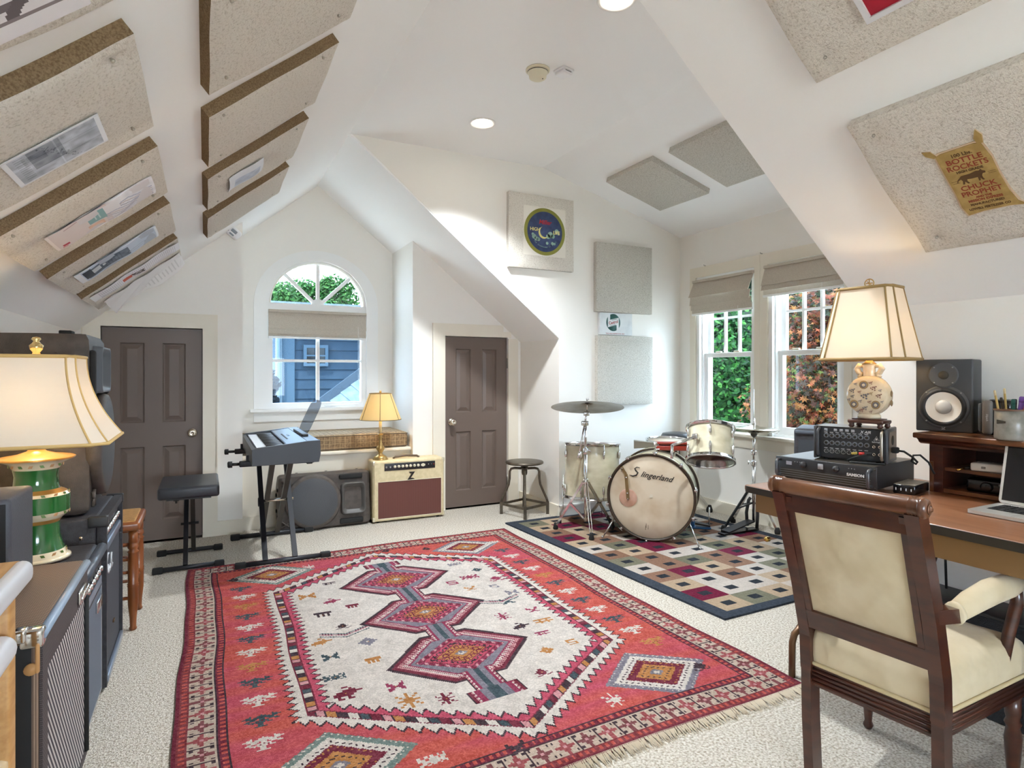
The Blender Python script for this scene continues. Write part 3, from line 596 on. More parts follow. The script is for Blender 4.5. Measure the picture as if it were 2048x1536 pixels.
# hexagonal field
hw_,hs,hp=.67,.66,1.09
e1=hw_-ax; e2=((hp-ay)-ax*(hp-hs)/hw_)*.85; E_=np.minimum(e1,e2); tpar=np.where(e1<e2,Y,X)
tooth=np.abs((tpar/.046)%1-.5)*2
put(E_>-.040+.034*tooth,'dark'); put(E_>-.030+.034*tooth,'cream'); put(E_>.022,'burg'); 
blk=np.floor(tpar/.033).astype(int)%6; cols=['or_','dark','cream','teal','burg','pink']
for q in range(6): put((E_>.026)&(E_<.056)&(blk==q),cols[q])
put((E_>.026)&(E_<.056)&(((tpar/.033)%1)<.2),'dark'); put(E_>.056,'burg'); put(E_>.061,A*0+P_['red'] if 0 else P_['crim'])
put(E_>.070+.034*tooth,'dark'); put(E_>.080+.034*tooth,'cream')
fld=E_>.12
sh=noise2(NY,NX,9,13); A[fld]=A[fld]+(sh[fld][:,None]-.5)*16
# medallion chain
cy_=[.55,.03,-.455]
for c in cy_:
    pass
chain=np.full(X.shape,9.0)
for c in cy_:
    d=np.maximum(ax/.305+np.abs(Y-c)*3.2,np.abs(Y-c)/.205); chain=np.minimum(chain,d)
stem=np.where((Y<.88)&(Y>-.84),ax/.062,9.0); stem=np.where((Y>.80)|(Y<-.76),np.minimum(stem,ax/.10),stem); stem=np.where((Y<.88)&(Y>-.84),stem,9.0)
ch2=np.minimum(chain,stem)
zz=np.abs((X+Y)/.022%1-.5)*2
put(ch2<1.07,'dark'); put(ch2<1.0,'burg'); put(ch2<.93,'pink'); put((ch2<.93)&(zz<.4),'burg'); put(ch2<.85,'cream'); put((ch2<.85)&(zz>.6),'wine'); put(ch2<.78,'wine'); put((stem<.55)&(chain>.75),'grey'); put((stem<.22)&(chain>.75),'teal')
put(chain<.74,'grey')
for c in cy_:
    d=ax/.225+np.abs(Y-c)/.165
    blk2=(np.floor((X+.7*Y)/.018)+np.floor((X-.7*Y)/.018)).astype(int)%2==0
    put(d<.92,'burg'); put((d<.92)&(d>.76)&blk2,'wine'); put((d<.90)&(d>.80)&(np.abs((X/.036)%1-.5)<.15),'pink'); put(d<.74,'crim'); put((d<.68)&(d>.56)&blk2,'dark'); put(d<.54,'burg'); put(d<.50,'or_'); put((d<.47)&(d>.33)&blk2,'burg'); put(d<.30,'burg'); put(d<.26,'or_'); put(d<.14,'grey'); put((d<.10)&blk2,'cream')
# corner diamonds
for sx in (-1,1):
    for sy in (-1,1):
        d=np.abs(X-sx*.615)/.245+np.abs(Y-sy*.96)/.19
        b2=np.abs(((X+1.29*Y)/.034)%1-.5)<.2; b3=np.abs(((X-1.29*Y)/.034)%1-.5)<.2
        put(d<1.0,'mint' if sx<0 else 'grey'); put((d<.97)&(d>.86)&b2&b3,'cream'); put(d<.82,'cream'); put((d<.78)&(d>.64)&b2&b3,'dark'); put(d<.60,'burg'); put((d<.56)&(d>.46)&b2&b3,'or_'); put(d<.40,'or_'); put((d<.36)&(d>.2)&b2&b3,'dark'); put(d<.14,'grey'); put(d<.07,'cream')
# borders
bx=RW_/2-ax; by=RH_/2-ay; Bd=np.minimum(bx,by); tp=np.where(bx<by,Y,X)
put(Bd<.165,'dark'); put((Bd<.158)&(Bd>.132),'burg'); put((Bd<.154)&(Bd>.136)&(np.abs((tp/.026)%1-.5)<.22),'red'); put((Bd<.130),hexc('c8b4a4')); put((Bd<.130)&(Bd>.125),'dark')
cell=(tp/.085)%1-.5; cid=np.floor(tp/.085).astype(int)%2; q=(Bd-.083)/.085
cr=(np.abs(cell)+np.abs(q)<.36)|((np.abs(cell)<.09)&(np.abs(q)<.46))|((np.abs(q)<.09)&(np.abs(cell)<.42)); cut=(np.abs(np.abs(cell)-np.abs(q))<.07)&(np.abs(cell)>.12)
inb=(Bd>.045)&(Bd<.122)
put(inb&cr&(cid==0),hexc('a5585a')); put(inb&cr&(cid==1),hexc('855052')); put(inb&cr&cut,hexc('c8b4a4')); put(inb&(np.abs(cell)<.07)&(np.abs(q)<.08),'pink'); put(inb&(np.abs(cell)>.465),'dark'); put(inb&(np.abs(np.abs(cell)-.38)<.05)&(np.abs(np.abs(q)-.36)<.06),'dark')
put(Bd<.045,hexc('5e4548')); put((Bd<.040)&(Bd>.014),hexc('8a4348')); put((Bd<.035)&(Bd>.018)&(np.abs((tp/.026)%1-.5)<.22),'red'); put(Bd<.010,'burg')
# tree motifs down both sides, little figures in the field
tree=["....#.....#.....#....","..###...#####...###..","#####.#########.#####","..#################..","....####.###.####....","..#####..###..#####..",".###...#######...###.","...###########.......",".....#.#####.###.....","........###..........","........###..........","........###..........","......#######........"]
tcol=['teal','cream','or_','teal','cream','teal','cream','or_','teal','cream','teal','cream']
for sx in (-1,1):
    for i in range(12):
        yy=.78-i*.138; c=tcol[(i+(3 if sx>0 else 0))%12]; xx=sx*(.795 if abs(yy)<.66 else .80)
        stamp(A,int((xx+RW_/2)/cw),int((yy+RH_/2)/cw),tree,P_[c]); stamp(A,int((xx+RW_/2)/cw),int((yy+RH_/2)/cw)-1,["..#..","#...#"],P_['burg'])
figs=[["...#...","#..#..#",".#.#.#.","..###..","#######","..###..",".#.#.#.","#..#..#","...#..."],["#.....#","##...##","###.###",".#####.","###.###","##...##","#.....#"],["....##....","...#......","..####....","########..","..#######.","...######.","....#..#..","...##.##.."],[".#####.",".#.....",".#####.",".....#.",".#####."],["#######","#######",".#.#.#.",".#.#.#.",".#.#.#.","......."],["....#....","...###...","..#####..",".###.###.","..#####..","...###...","....#...."],["########","..#..#..","########","..#..#.."],["#.#.#.#.#","##.###.##",".#######.","##.###.##","#.#.#.#.#"],["...##...","..####..",".######.","..####..","#..##..#",".##..##."],["#....##","##..##.",".####..","..##...",".####..","##..##."]]
fc=['dark','wine','or_','teal','burg','grey','wine','or_']
r_=np.random.default_rng(5); placed=[]
for t in range(4000):
    x,y=r_.uniform(-.56,.56),r_.uniform(-.98,.98); i=int((x+RW_/2)/cw); j=int((y+RH_/2)/cw)
    if E_[j,i]<.155 or ch2[max(0,j-9):j+10,max(0,i-9):i+10].min()<1.12 or any((x-a_)**2+((y-b_)*1)**2<.0155 for a_,b_ in placed): continue
    placed.append((x,y)); stamp(A,i,j,big(figs[len(placed)%len(figs)],1.6 if len(placed)%3 else 2.0),P_[fc[len(placed)*3%8]],flipx=len(placed)%2==0); stamp(A,i,j,["#"],P_['or_'])
# chevron birds beside the chain
for sx,yy in ((-1,-.02),(1,.0)):
    for t in np.linspace(0,1,60):
        for dx,dy in ((1,1),(-1,1)):
            x=sx*.40+dx*.11*t; y=yy-.05+dy*.05*t
            for o_,c in ((0,'teal'),(.012,'cream'),(.022,'wine'),(.034,'teal')):
                A[int((y+o_+RH_/2)/cw),int((x+RW_/2)/cw)]=P_[c]
for x,y,f_ in ((-.93*.0-.40,1.02,0),(.36,1.04,5),(-.36,-1.06,7),(.34,-1.05,0),(.80,-1.0,8),(-.80,-1.0,7),(.83,.98,7),(-.82,.97,5),(.1,1.12,5),(-.1,-1.13,9)): stamp(A,int((x+RW_/2)/cw),int((y+RH_/2)/cw),big(figs[f_],1.7),P_['cream' if f_ in(0,7) else 'dark'])
A=A+(rng.random(A.shape[:2])[...,None]-.5)*26+(noise2(NY,NX,3,19)[...,None]-.5)*18
A=np.clip(A,0,255)
rg=thing('patterned_rug','red tribal rug with a three-diamond cream field and fringed near end','rug',(.97,2.81,0))
painted('pile',A,RW_,RH_,rugm,rg,thick=.010,bend=lambda X,Y:.0015*np.sin(X*9)*np.sin(Y*7),warp=lambda X,Y:(X+.007*np.sin(Y*4.1)+.003*np.sin(Y*11),Y+.006*np.sin(X*5)))
fr=G(); rf=random.Random(3)
for i in range(430):
    x=-RW_/2+RW_*i/429; y0=-RH_/2+.006*math.sin(x*5)+.004; L=rf.uniform(.035,.06); dx=rf.uniform(-.014,.014); w2=.0022
    fr.add([(x-w2,y0,.008),(x+w2,y0,.008),(x+w2+dx*.5,y0-L*.5,.006),(x-w2+dx*.5,y0-L*.5,.006),(x+w2*.4+dx,y0-L,.001),(x-w2*.4+dx,y0-L,.001),(x+dx*.5,y0-L*.5,.010),(x,y0,.012)],[(0,1,2,3),(3,2,4,5),(0,3,6,7),(7,6,2,1),(6,3,5),(6,4,2)])
fr.obj('fringe',mat('fringe','cfc2ad',.95),rg,kind='stuff')
# drum rug with coloured blocks
cols={'t':'c6ad92','c':'d6cabf','o':'86836f','b':'7c2a44','r':'987460'}
rows_=['totcrob','bcctrot','tcrcocb','rbtrcoc','crorbtc','orccotr','rtbrtcb','cobtorc','trctbor','btrotcc','rtborct','tbrctor','otrbcto']
cx_,cyy=22,18; bo=9; W_=7*cx_+2*bo; H_=13*cyy+2*7; B=np.ones((H_,W_,3))*hexc('454c57')
for j,rw in enumerate(rows_):
    for i,ch_ in enumerate(rw):
        y0=7+j*cyy; x0=bo+i*cx_; B[y0:y0+cyy,x0:x0+cx_]=hexc(cols[ch_])+rng.normal(0,4); B[y0+6:y0+12,x0+7:x0+15]=hexc('34383f')
B=np.clip(B+(rng.random(B.shape[:2])[...,None]-.5)*14,0,255)
dr=thing('block_rug','charcoal-edged rug of coloured squares under the drum kit','rug',(2.935,3.165,0))
painted('pile',B,1.53,2.13,rugm,dr,thick=.011,warp=lambda X,Y:(X-.058*Y,Y))
# ================================================================== LEFT-HAND GEAR
blk=mat('black_tolex','35343a',.5,c2='2a292e',vs=60,bump=.5,bs=420); blkp=mat('black_plastic','2a2a2c',.45,bump=.15,bs=500); rub=mat('rubber','191919',.8)
warmblk=mat('speaker_shell','4f4741',.5,c2='463e39',vs=30,bump=.5,bs=350)
def stripes(name,c1,c2,k,ax1,ax2,duty=.5,r=.8):
    m=mat(name,c1,r,bump=.2,bs=700); nt=m.node_tree; N=nt.nodes.new; L=nt.links.new; b=nt.nodes['Principled BSDF']; tc=N('ShaderNodeTexCoord')
    d=N('ShaderNodeVectorMath'); d.operation='DOT_PRODUCT'; d.inputs[1].default_value=[a*k for a in ax1]; L(tc.outputs['Object'],d.inputs[0])
    f=N('ShaderNodeMath'); f.operation='FRACT'; L(d.outputs['Value'],f.inputs[0]); g=N('ShaderNodeMath'); g.operation='LESS_THAN'; g.inputs[1].default_value=duty; L(f.outputs[0],g.inputs[0]); last=g
    if ax2:
        d2=N('ShaderNodeVectorMath'); d2.operation='DOT_PRODUCT'; d2.inputs[1].default_value=[a*k for a in ax2]; L(tc.outputs['Object'],d2.inputs[0]); f2=N('ShaderNodeMath'); f2.operation='FRACT'; L(d2.outputs['Value'],f2.inputs[0]); g2=N('ShaderNodeMath'); g2.operation='LESS_THAN'; g2.inputs[1].default_value=duty; L(f2.outputs[0],g2.inputs[0])
        mu=N('ShaderNodeMath'); mu.operation='MULTIPLY'; L(g.outputs[0],mu.inputs[0]); L(g2.outputs[0],mu.inputs[1]); last=mu
    mx=N('ShaderNodeMix'); mx.data_type='RGBA'; mx.inputs[6].default_value=lin(c2); mx.inputs[7].default_value=lin(c1); L(last.outputs[0],mx.inputs[0]); L(mx.outputs[2],b.inputs['Base Color']); return m
# tweed combo amp, diagonal grille. local: x=-(depth) , front at x=0 facing +X
tweed=stripes('brown_tweed','8a7361','5d4a3d',150,(.7,.7,0),(.7,-.7,0),.62,.75)
tweedf=stripes('grey_tweed','5b5252','3d3637',150,(0,.7,.7),(0,.7,-.7),.62,.75)
gdiag=stripes('diagonal_grille','bdb7b4','35313a',62,(0,.78,.63),None,.46,.7)
t=thing('tweed_amplifier','brown woven combo amplifier with diagonally striped grille, nearest left','amplifier',(-.33,1.955,0))
G().rbox((-.29,-.295,.012),(0,.295,.622),.012,3).obj('cabinet',[tweed],t)
G().box((-.288,-.2965,.03),(-.012,-.2945,.60)).obj('side_panel',mat('amp_side_black','141416',.7),t)
fr=G(); fr.prism([(-.285,.03),(.285,.03),(.285,.60),(-.285,.60)],0,.006,frame((0,0,0),(0,1,0),(0,0,1),(1,0,0)),[[(-.235,.05),(.25,.05),(.25,.52),(-.235,.52)]]); fr.obj('front_frame',tweedf,t)
G().box((-.002,-.235,.05),(.003,.25,.52)).obj('grille_cloth',gdiag,t)
g=G(); g.tube([(.004,-.285,.612),(.004,.285,.612)],.011,8); g.obj('top_highlight_edge',mat('edge_highlight_blue','8fa0b4',.35),t)  # blue highlight along the front top edge, put into its colour
g=G(); g.tube([(.006,.255,.05),(.006,.255,.52)],.009,6); 
for q in range(30): g.cbox((.008,.268,.06+q*.0155),(.008,.010,.007))
g.obj('side_braid',rub,t)
g=G(); g.rbox((-.035,-.30,.588),(.010,-.262,.630),.008); g.rbox((-.045,-.304,.604),(-.02,-.27,.634),.006); g.obj('corner_guard',chrome,t); g=G(); g.rbox((-.004,-.306,.535),(.004,-.296,.60),.004); g.lathe([(.013,0),(.013,.006),(0,.007)],14,T(-.012,-.297,.545)@RX(PI/2)); g.obj('corner_strap',mat('tan_leather','b98b58',.5),t)
g=G(); g.rbox((.004,.12,.535),(.016,.215,.575),.006); 
for q in range(4): g.rod((.016,.128+q*.022,.548),(.018,.146+q*.022,.566),.005,6)
g.obj('name_badge',chrome,t)
for x,y in ((-.05,-.25),(-.05,.25),(-.25,-.25),(-.25,.25)): G().cyl(.016,0,.014,12,T(x,y,0)).obj('foot',rub,t)
# middle amp
t=thing('silver_faced_amplifier','black combo amplifier with pale control strip, middle of the row','amplifier',(-.335,2.455,0))
G().rbox((-.27,-.195,.012),(-.012,.195,.575),.02,4).obj('cabinet',blk,t)
g=G(); g.tube([(-.004,-.19,.556),(-.004,.19,.556)],.018,10); g.obj('rolled_edge',mat('tolex_sheen','4a505a',.35),t)
pan=mat('control_silver','8d97a6',.35,.4); G().box((-.014,-.175,.46),(-.004,.175,.535)).obj('control_panel',mat('control_black','1d1c20',.4),t)
for q in range(6): G().lathe([(.011,0),(.011,.006),(.008,.014),(0,.014)],12,T(-.004,-.15+q*.052,.50)@RY(PI/2)).obj('knob',chrome,t)
G().box((-.012,-.175,.425),(-.002,.175,.458)).obj('trim_strip',pan,t); G().box((-.014,-.175,.05),(-.004,.175,.422)).obj('grille_cloth',stripes('silver_grille','6b7482','565e6b',240,(0,.7,.7),(0,.7,-.7),.5,.7),t)
g=G(); g.prism([(-.178,.045),(.178,.045),(.178,.43),(-.178,.43)],0,.004,frame((-.006,0,0),(0,1,0),(0,0,1),(1,0,0)),[[(-.172,.052),(.172,.052),(.172,.422),(-.172,.422)]]); g.obj('grille_trim',mat('alu','b9bcc2',.3,.8),t)
g=G().rbox((-.006,.05,.36),(.004,.15,.40),.003); g.obj('name_badge',chrome,t)
for x,y in ((-.05,-.16),(-.05,.16),(-.24,-.16),(-.24,.16)): G().cyl(.016,0,.014,12,T(x,y,0)).obj('foot',rub,t)
# far amp with script
t=thing('black_combo_amplifier','tall black combo amplifier under the upright loudspeaker','amplifier',(-.33,2.94,0))
G().rbox((-.38,-.245,.015),(-.03,.245,.655),.012,3).obj('cabinet',blk,t)
g=G(); g.box((-.03,-.245,.015),(0,-.225,.655)); g.box((-.03,.225,.015),(0,.245,.655)); g.box((-.03,-.225,.628),(0,.225,.655)); g.box((-.03,-.225,.015),(0,.225,.05)); g.obj('front_surround',blk,t)
G().box((-.03,-.225,.545),(-.018,.225,.628)).obj('control_panel',mat('control_black'),t)
for q in range(9): G().lathe([(.010,0),(.010,.006),(.007,.015),(0,.015)],12,T(-.018,-.19+q*.045,.585)@RY(PI/2)).obj('knob',chrome,t)
G().rbox((-.022,-.225,.512),(-.004,.225,.545),.006).obj('chrome_band',mat('band','8e9aac',.3,.6),t)
G().box((-.03,-.225,.05),(-.012,.225,.512)).obj('grille_cloth',stripes('black_grille','5d626c','2b2c31',150,(0,.7,.7),(0,.7,-.7),.5,.7),t)
g=G(); w0=mat('script_white','c9cdd3',.4)
for pts in ([(0,-.20,.40),(0,-.185,.47),(0,-.165,.495),(0,-.13,.49)],[(0,-.19,.445),(0,-.15,.45)],[(0,-.15,.42),(0,-.13,.44),(0,-.135,.415),(0,-.11,.43),(0,-.10,.415),(0,-.085,.435),(0,-.07,.415)],[(0,-.06,.43),(0,-.045,.47),(0,-.05,.415),(0,-.03,.425)]): g.tube([(-.008,y,z) for _,y,z in pts],.004,6)
g.obj('script_badge',w0,t)
for y in (-.235,.235): G().rbox((-.06,y-.014,.618),(.004,y+.014,.66),.006).obj('corner_guard',blkp,t)
G().lathe([(.007,0),(.007,.003),(0,.004)],10,T(-.08,-.2455,.585)@RX(PI/2)).obj('rivet',nickel,t)
G().rbox((.0,-.09,.20),(.006,-.06,.21),.002).obj('latch',mat('brown_metal','5f4a33',.4,.6),t)
G().rbox((-.01,-.225,.025),(.004,.225,.052),.004).obj('kick_strip',mat('band'),t)
for x,y in ((-.05,-.2),(-.05,.2),(-.33,-.2),(-.33,.2)): G().cyl(.016,0,.017,12,T(x,y,0)).obj('foot',rub,t)
# PA loudspeakers --------------------------------------------------------
perf=stripes('perforated_grille','55565a','3a3b3f',230,(.7,0,.7),(.7,0,-.7),.55,.5)
def pa(label,M,shell,gr,d_=.37):
    r=thing('pa_loudspeaker',label,'loudspeaker',M=M,group='moulded stage loudspeakers')
    w_,h_=.215,.68
    plan=[(-w_,.05),(-w_+.02,.02),(w_-.02,.02),(w_,.05),(w_,d_*.45),(w_-.06,d_-.04),(w_-.10,d_),(-w_+.10,d_),(-w_+.06,d_-.04),(-w_,d_*.45)]
    bm=bmesh.new(); lv=[]
    for z,k in ((.0,.93),(.012,.985),(.035,1),(h_-.05,1),(h_-.02,.985),(h_,.92)):
        lv.append([bm.verts.new((x*k,.19+(y-.19)*(k if k<1 else 1),z)) for x,y in plan])
    n=len(plan)
    for a_,b_ in zip(lv,lv[1:]):
        for i in range(n): bm.faces.new((a_[i],a_[(i+1)%n],b_[(i+1)%n],b_[i]))
    bm.faces.new(lv[0][::-1]); bm.faces.new(lv[-1])
    G().bm(bm,None,True).obj('shell',shell,r,auto=.7)
    hz=.545; hm=frame((0,.02,0),(1,0,0),(0,0,1),(0,-1,0))
    g=G(); ring=lambda a_,b_,c_,y:[(p[0],y,p[1]+hz) for p in rrect(-a_,-b_,a_,b_,c_,4)]
    rs=[ring(.125,.095,.03,.022),ring(.120,.090,.03,-.012),ring(.110,.082,.03,-.012),ring(.06,.045,.02,.055),ring(.025,.035,.01,.09)]
    vs=[p for q in rs for p in q]; m_=len(rs[0]); fs=[(i*m_+j,i*m_+(j+1)%m_,(i+1)*m_+(j+1)%m_,(i+1)*m_+j) for i in range(len(rs)-1) for j in range(m_)]+[[(len(rs)-1)*m_+j for j in range(m_)]]
    g.add(vs,fs,None,True).obj('horn',gr,r)
    for s in (-1,1): G().rbox((s*.170-.020,.002,.44),(s*.170+.020,.024,.62),.010).obj('port',rub,r)
    cz=.245; K=T(0,.03,cz)@RX(PI/2)
    G().lathe([(.205,0),(.205,.03),(.198,.044),(.188,.048)],40,K).obj('grille_rim',shell,r)
    G().lathe([(.189,.044),(.17,.050),(.10,.057),(0,.060)],40,K).obj('woofer_grille',perf,r,auto=1.2)
    G().prism([(-.02,-.02),(.02,-.02),(0,.02)],0,.004,T(.11,-.012,cz-.12)@RX(PI/2)).obj('badge',mat('badge_yellow','c9b95a',.4),r)
    for s in (-1,1): g=G(); g.rod((s*.13,.012,.02),(s*.175,.012,.075),.006); g.rod((s*.17,.012,.02),(s*.135,.012,.08),.006); g.obj('corner_brace',shell,r)
    for x,y in ((-.1,.08),(.1,.08),(-.06,d_-.07),(.06,d_-.07)): G().cyl(.014,-.008,.0,10,T(x,y,0)).obj('foot',rub,r)
    for x,y in ((-.13,.10),(.10,.10)): G().rbox((x-.035,y-.02,h_),(x+.035,y+.02,h_+.014),.004).obj('top_pad',rub,r)
    for z in (.14,.36,.60): G().lathe([(.010,0),(.010,.003),(0,.004)],12,T(-.216,.12,z)@RY(-PI/2)).obj('screw_boss',shell,r)
    return r
pa('upright moulded loudspeaker standing on the tall black amplifier',T(-.372,2.945,.664)@RZ(PI/2),warmblk,mat('horn_grey','5b6168',.4))
pa('moulded loudspeaker lying on its side under the window seat',T(.485,4.722,.217)@RX(math.radians(-6))@RY(PI/2),warmblk,mat('horn_dark','4a4744',.45),.235)
# lamp on the amps
def lamp_bulb(parent,z,power,col=(1,.82,.60),r=.03):
    G().lathe([(.012,z-.05),(.014,z-.03),(r,z),(r*.8,z+.018),(0,z+.03)],16).obj('bulb',mat('bulb_glow','ffffff',.5,emit='ffdca0',es=12),parent)
    l=light('bulb_light','POINT',(0,0,z),power,col,shadow_soft_size=r); l.parent=parent; return l
t=thing('green_vase_lamp','table lamp with green banded vase base and bell shade, lit','lamp',(-.50,2.49,.576))
prof=[(.086,.0),(.092,.006),(.092,.014),(.084,.02),(.075,.045),(.068,.075),(.062,.11),(.062,.165),(.066,.175),(.070,.182),(.084,.20),(.090,.215),(.090,.285),(.082,.297),(.070,.305),(.064,.312),(.060,.33),(.058,.37),(.062,.40),(.074,.425),(.104,.442),(.106,.448),(.10,.452),(.055,.462),(.026,.476),(.018,.49),(.022,.50),(.014,.51),(.010,.53)]
prof=[(r_*1.02,z_*.76) for r_,z_ in prof]
grn=mat('green_glaze','276a31',.12,c2='235a2c',vs=4,coat=.6); crm=mat('cream_glaze','e8dcc0',.2,coat=.4); gld=mat('gilt','c99a55',.28,.55)
def band(a,b_,m,nm): 
    P=[p for p in prof if a<=p[1]<=b_]; G().lathe(P,40,caps=False).obj(nm,m,t)
bands=[(0,.02,crm),(.02,.075,crm),(.075,.165,grn),(.165,.182,gld),(.182,.215,crm),(.215,.285,grn),(.285,.305,crm),(.305,.312,gld),(.312,.40,grn),(.40,.442,crm),(.442,.53,gld)]
bands=[(0,.02,crm),(.02,.045,crm),(.045,.165,grn),(.165,.182,gld),(.182,.20,crm),(.20,.215,crm),(.215,.285,grn),(.285,.297,crm),(.297,.312,gld),(.312,.40,grn),(.40,.442,crm),(.442,.53,gld)]
for a,b_,m in bands: band(a*.76-1e-6,b_*.76+1e-6,m,'vase_band')
lf=mat('leaf_print','5d7a3c',.4); vn=mat('vine_print','b58a5c',.4)
for z,rad in ((.034*.76,.0805),(.208*.76,.0895),(.291*.76,.0885),(.418*.76,.0725)):
    for q in range(16):
        a=2*PI*q/16; g=G(); M_=RZ(a)@T(rad+.0005,0,z)@RY(PI/2)@RZ(.6*(-1)**q); g.prism([(-.005,0),(0,-.009),(.006,0),(0,.009)],0,.0012,M_); g.obj('leaf_print',lf if q%2 else vn,t)
G().cyl(.095,-.0,.006,32).obj('base_plinth',mat('dark_wood_base','4a382c',.4),t)
lsh=mat_shade('silk_shade','ece2d4',.11); trimb=mat('shade_trim','d9b878',.7)
def bell(w0,d0,w1,d1,z0,z1,pw,name,parent,m,trim,cut=.12,n=14,rails=True):
    """cut-corner rectangular shade: half sizes at the bottom and the top"""
    rings=[]
    for i in range(n+1):
        f=i/n; k=(1-f)**pw; a=w1+(w0-w1)*k; b_=d1+(d0-d1)*k; c=cut*min(a,b_); z=z0+(z1-z0)*f
        rings.append([(a,-b_+c,z),(a,b_-c,z),(a-c,b_,z),(-a+c,b_,z),(-a,b_-c,z),(-a,-b_+c,z),(-a+c,-b_,z),(a-c,-b_,z)])
    vs=[p for r_ in rings for p in r_]; fs=[(i*8+j,i*8+(j+1)%8,(i+1)*8+(j+1)%8,(i+1)*8+j) for i in range(n) for j in range(8)]
    G().add(vs,fs,None,False).obj(name,m,parent)
    for ri in (0,n): G().tube(rings[ri],.006,6,closed=True).obj('shade_trim',trim,parent)
    if rails:
        for j in range(8): G().tube([rings[i][j] for i in range(n+1)],.0035,5).obj('shade_rib',trim,parent)
    return rings
bell(.222,.222,.122,.122,.395,.675,2.0,'shade',t,lsh,trimb,.18)
g=G(); g.rod((0,0,.40),(0,0,.68),.004); 
for a in range(4): g.rod((0,0,.672),(.125*math.cos(a*PI/2),.125*math.sin(a*PI/2),.672),.002,5)
g.obj('harp',brass,t)
G().lathe([(.006,.675),(.012,.682),(.010,.69),(.018,.70),(.020,.712),(.012,.72),(.008,.727),(.014,.733),(.010,.74),(0,.742)],16).obj('finial',mat('gilt_finial','d9c28a',.2,.9),t)
lamp_bulb(t,.50,2.8)
# rush-seat stool
wd=mat('stool_wood','8a4d22',.35,c2='6f3a18',vs=14,stretch=(1,1,.2),coat=.3); rush=mat('rush','b8894e',.8,c2='9a6d38',vs=60,stretch=(1,6,1),bump=.8,bs=200)
t=thing('rush_stool','turned wooden stool with a woven rush seat, mostly hidden by the black amplifier','stool',(-.44,3.42,0))
G().rbox((-.17,-.165,.465),(.17,.165,.505),.012,3).obj('seat_frame',wd,t); G().rbox((-.15,-.145,.495),(.15,.145,.512),.008).obj('rush_seat',rush,t)
lp=[(.012,0),(.017,.008),(.013,.02),(.015,.06),(.021,.12),(.022,.20),(.024,.205),(.022,.21),(.024,.215),(.021,.22),(.022,.30),(.020,.36),(.024,.366),(.016,.374),(.023,.385),(.021,.40),(.016,.405),(.02,.41),(.019,.465)]
for sx in (-1,1):
    for sy in (-1,1): G().lathe(lp,16,T(sx*.14,sy*.135,0)).obj('leg',wd,t)
for z in (.15,.27,.33,.40):
    for s in (-1,1): G().rod((-.14,s*.135,z),(.14,s*.135,z),.008).obj('stretcher',wd,t)
for z in (.19,.36):
    for s in (-1,1): G().rod((s*.14,-.135,z),(s*.14,.135,z),.008).obj('stretcher',wd,t)
# stand at the frame's left edge with gear on it
oak=mat('pale_oak','c99a62',.45,c2='b98850',vs=10,stretch=(6,1,6)); pale=mat('pale_edge','dcdce2',.35)
t=thing('wooden_stand','pale wooden stand with rounded white edges at the left frame edge','stand',(-.518,1.10,0))
G().box((-.22,-.42,.792),(.190,.40,.826)).obj('top_board',oak,t); G().rbox((.178,-.42,.782),(.214,.405,.828),.018,5).obj('top_edge',pale,t)
G().box((-.22,-.42,.668),(.165,.31,.70)).obj('lower_board',oak,t); G().rbox((.15,-.42,.658),(.205,.34,.71),.025,5).obj('lower_edge',pale,t)
for x,y in ((.166,.365),(-.2,.36),(.145,-.38),(-.2,-.38)): G().rbox((x-.022,y-.022,0),(x+.022,y+.022,.792),.006).obj('post',oak,t)
t=thing('chrome_tray','polished metal tray of fittings on the wooden stand','tray',(-.50,1.44,.825))
G().prism(rrect(-.12,-.10,.12,.10,.01),0,.006).obj('plate',chrome,t); G().prism(rrect(-.12,-.10,.12,.10,.01),.006,.03,None,[rrect(-.112,-.092,.112,.092,.008)]).obj('rim',chrome,t)
for q in range(5): G().lathe([(.011,.006),(.011,.02),(.006,.03),(0,.031)],12,T(-.08+q*.04,.03,0)).obj('knob',rub if q%2 else chrome,t)
for q in range(3): G().rod((-.09,-.05+q*.02,.018),(.09,-.055+q*.02,.018),.004).obj('bar',chrome,t)
t=thing('black_speaker_box','small dark speaker box on the tweed amplifier','speaker',(-.515,2.0,.622))
G().rbox((-.085,-.11,.006),(.085,.11,.262),.01,3).obj('cabinet',mat('box_grey','4a4c55',.5,bump=.3,bs=300),t); G().rbox((-.075,-.1115,.02),(.075,-.1095,.25),.002).obj('front_baffle',mat('baffle','121214',.7),t)
for x in (-.06,.06):
    for y in (-.08,.08): G().cyl(.01,0,.008,8,T(x,y,0)).obj('foot',rub,t)
# guitar leaning low at the bottom left
t=thing('guitar','black guitar headstock with pale tuning pegs at the bottom left corner','guitar',(-.36,.80,0))
bd=[(.17,0),(.16,.09),(.11,.14),(.07,.17),(.10,.23),(.12,.29),(.09,.35),(0,.37),(-.09,.35),(-.12,.29),(-.10,.23),(-.07,.17),(-.11,.14),(-.16,.09),(-.17,0),(-.13,-.06),(0,-.08),(.13,-.06)]
Mg=T(-.02,-.42,.13)@RX(math.radians(24))
G().prism(bd,-.045,0,Mg).obj('body',blkp,t,auto=.5); G().box((-.025,.32,0),(.025,.86,.022),Mg).obj('neck',mat('neck_wood','7d5a34',.4),t)
hd=[(-.028,.86),(.028,.86),(.045,.89),(.048,1.01),(.02,1.03),(-.03,1.02),(-.045,.89)]
G().prism(hd,.0,.016,Mg).obj('headstock',mat('gloss_black','0f1014',.15),t)
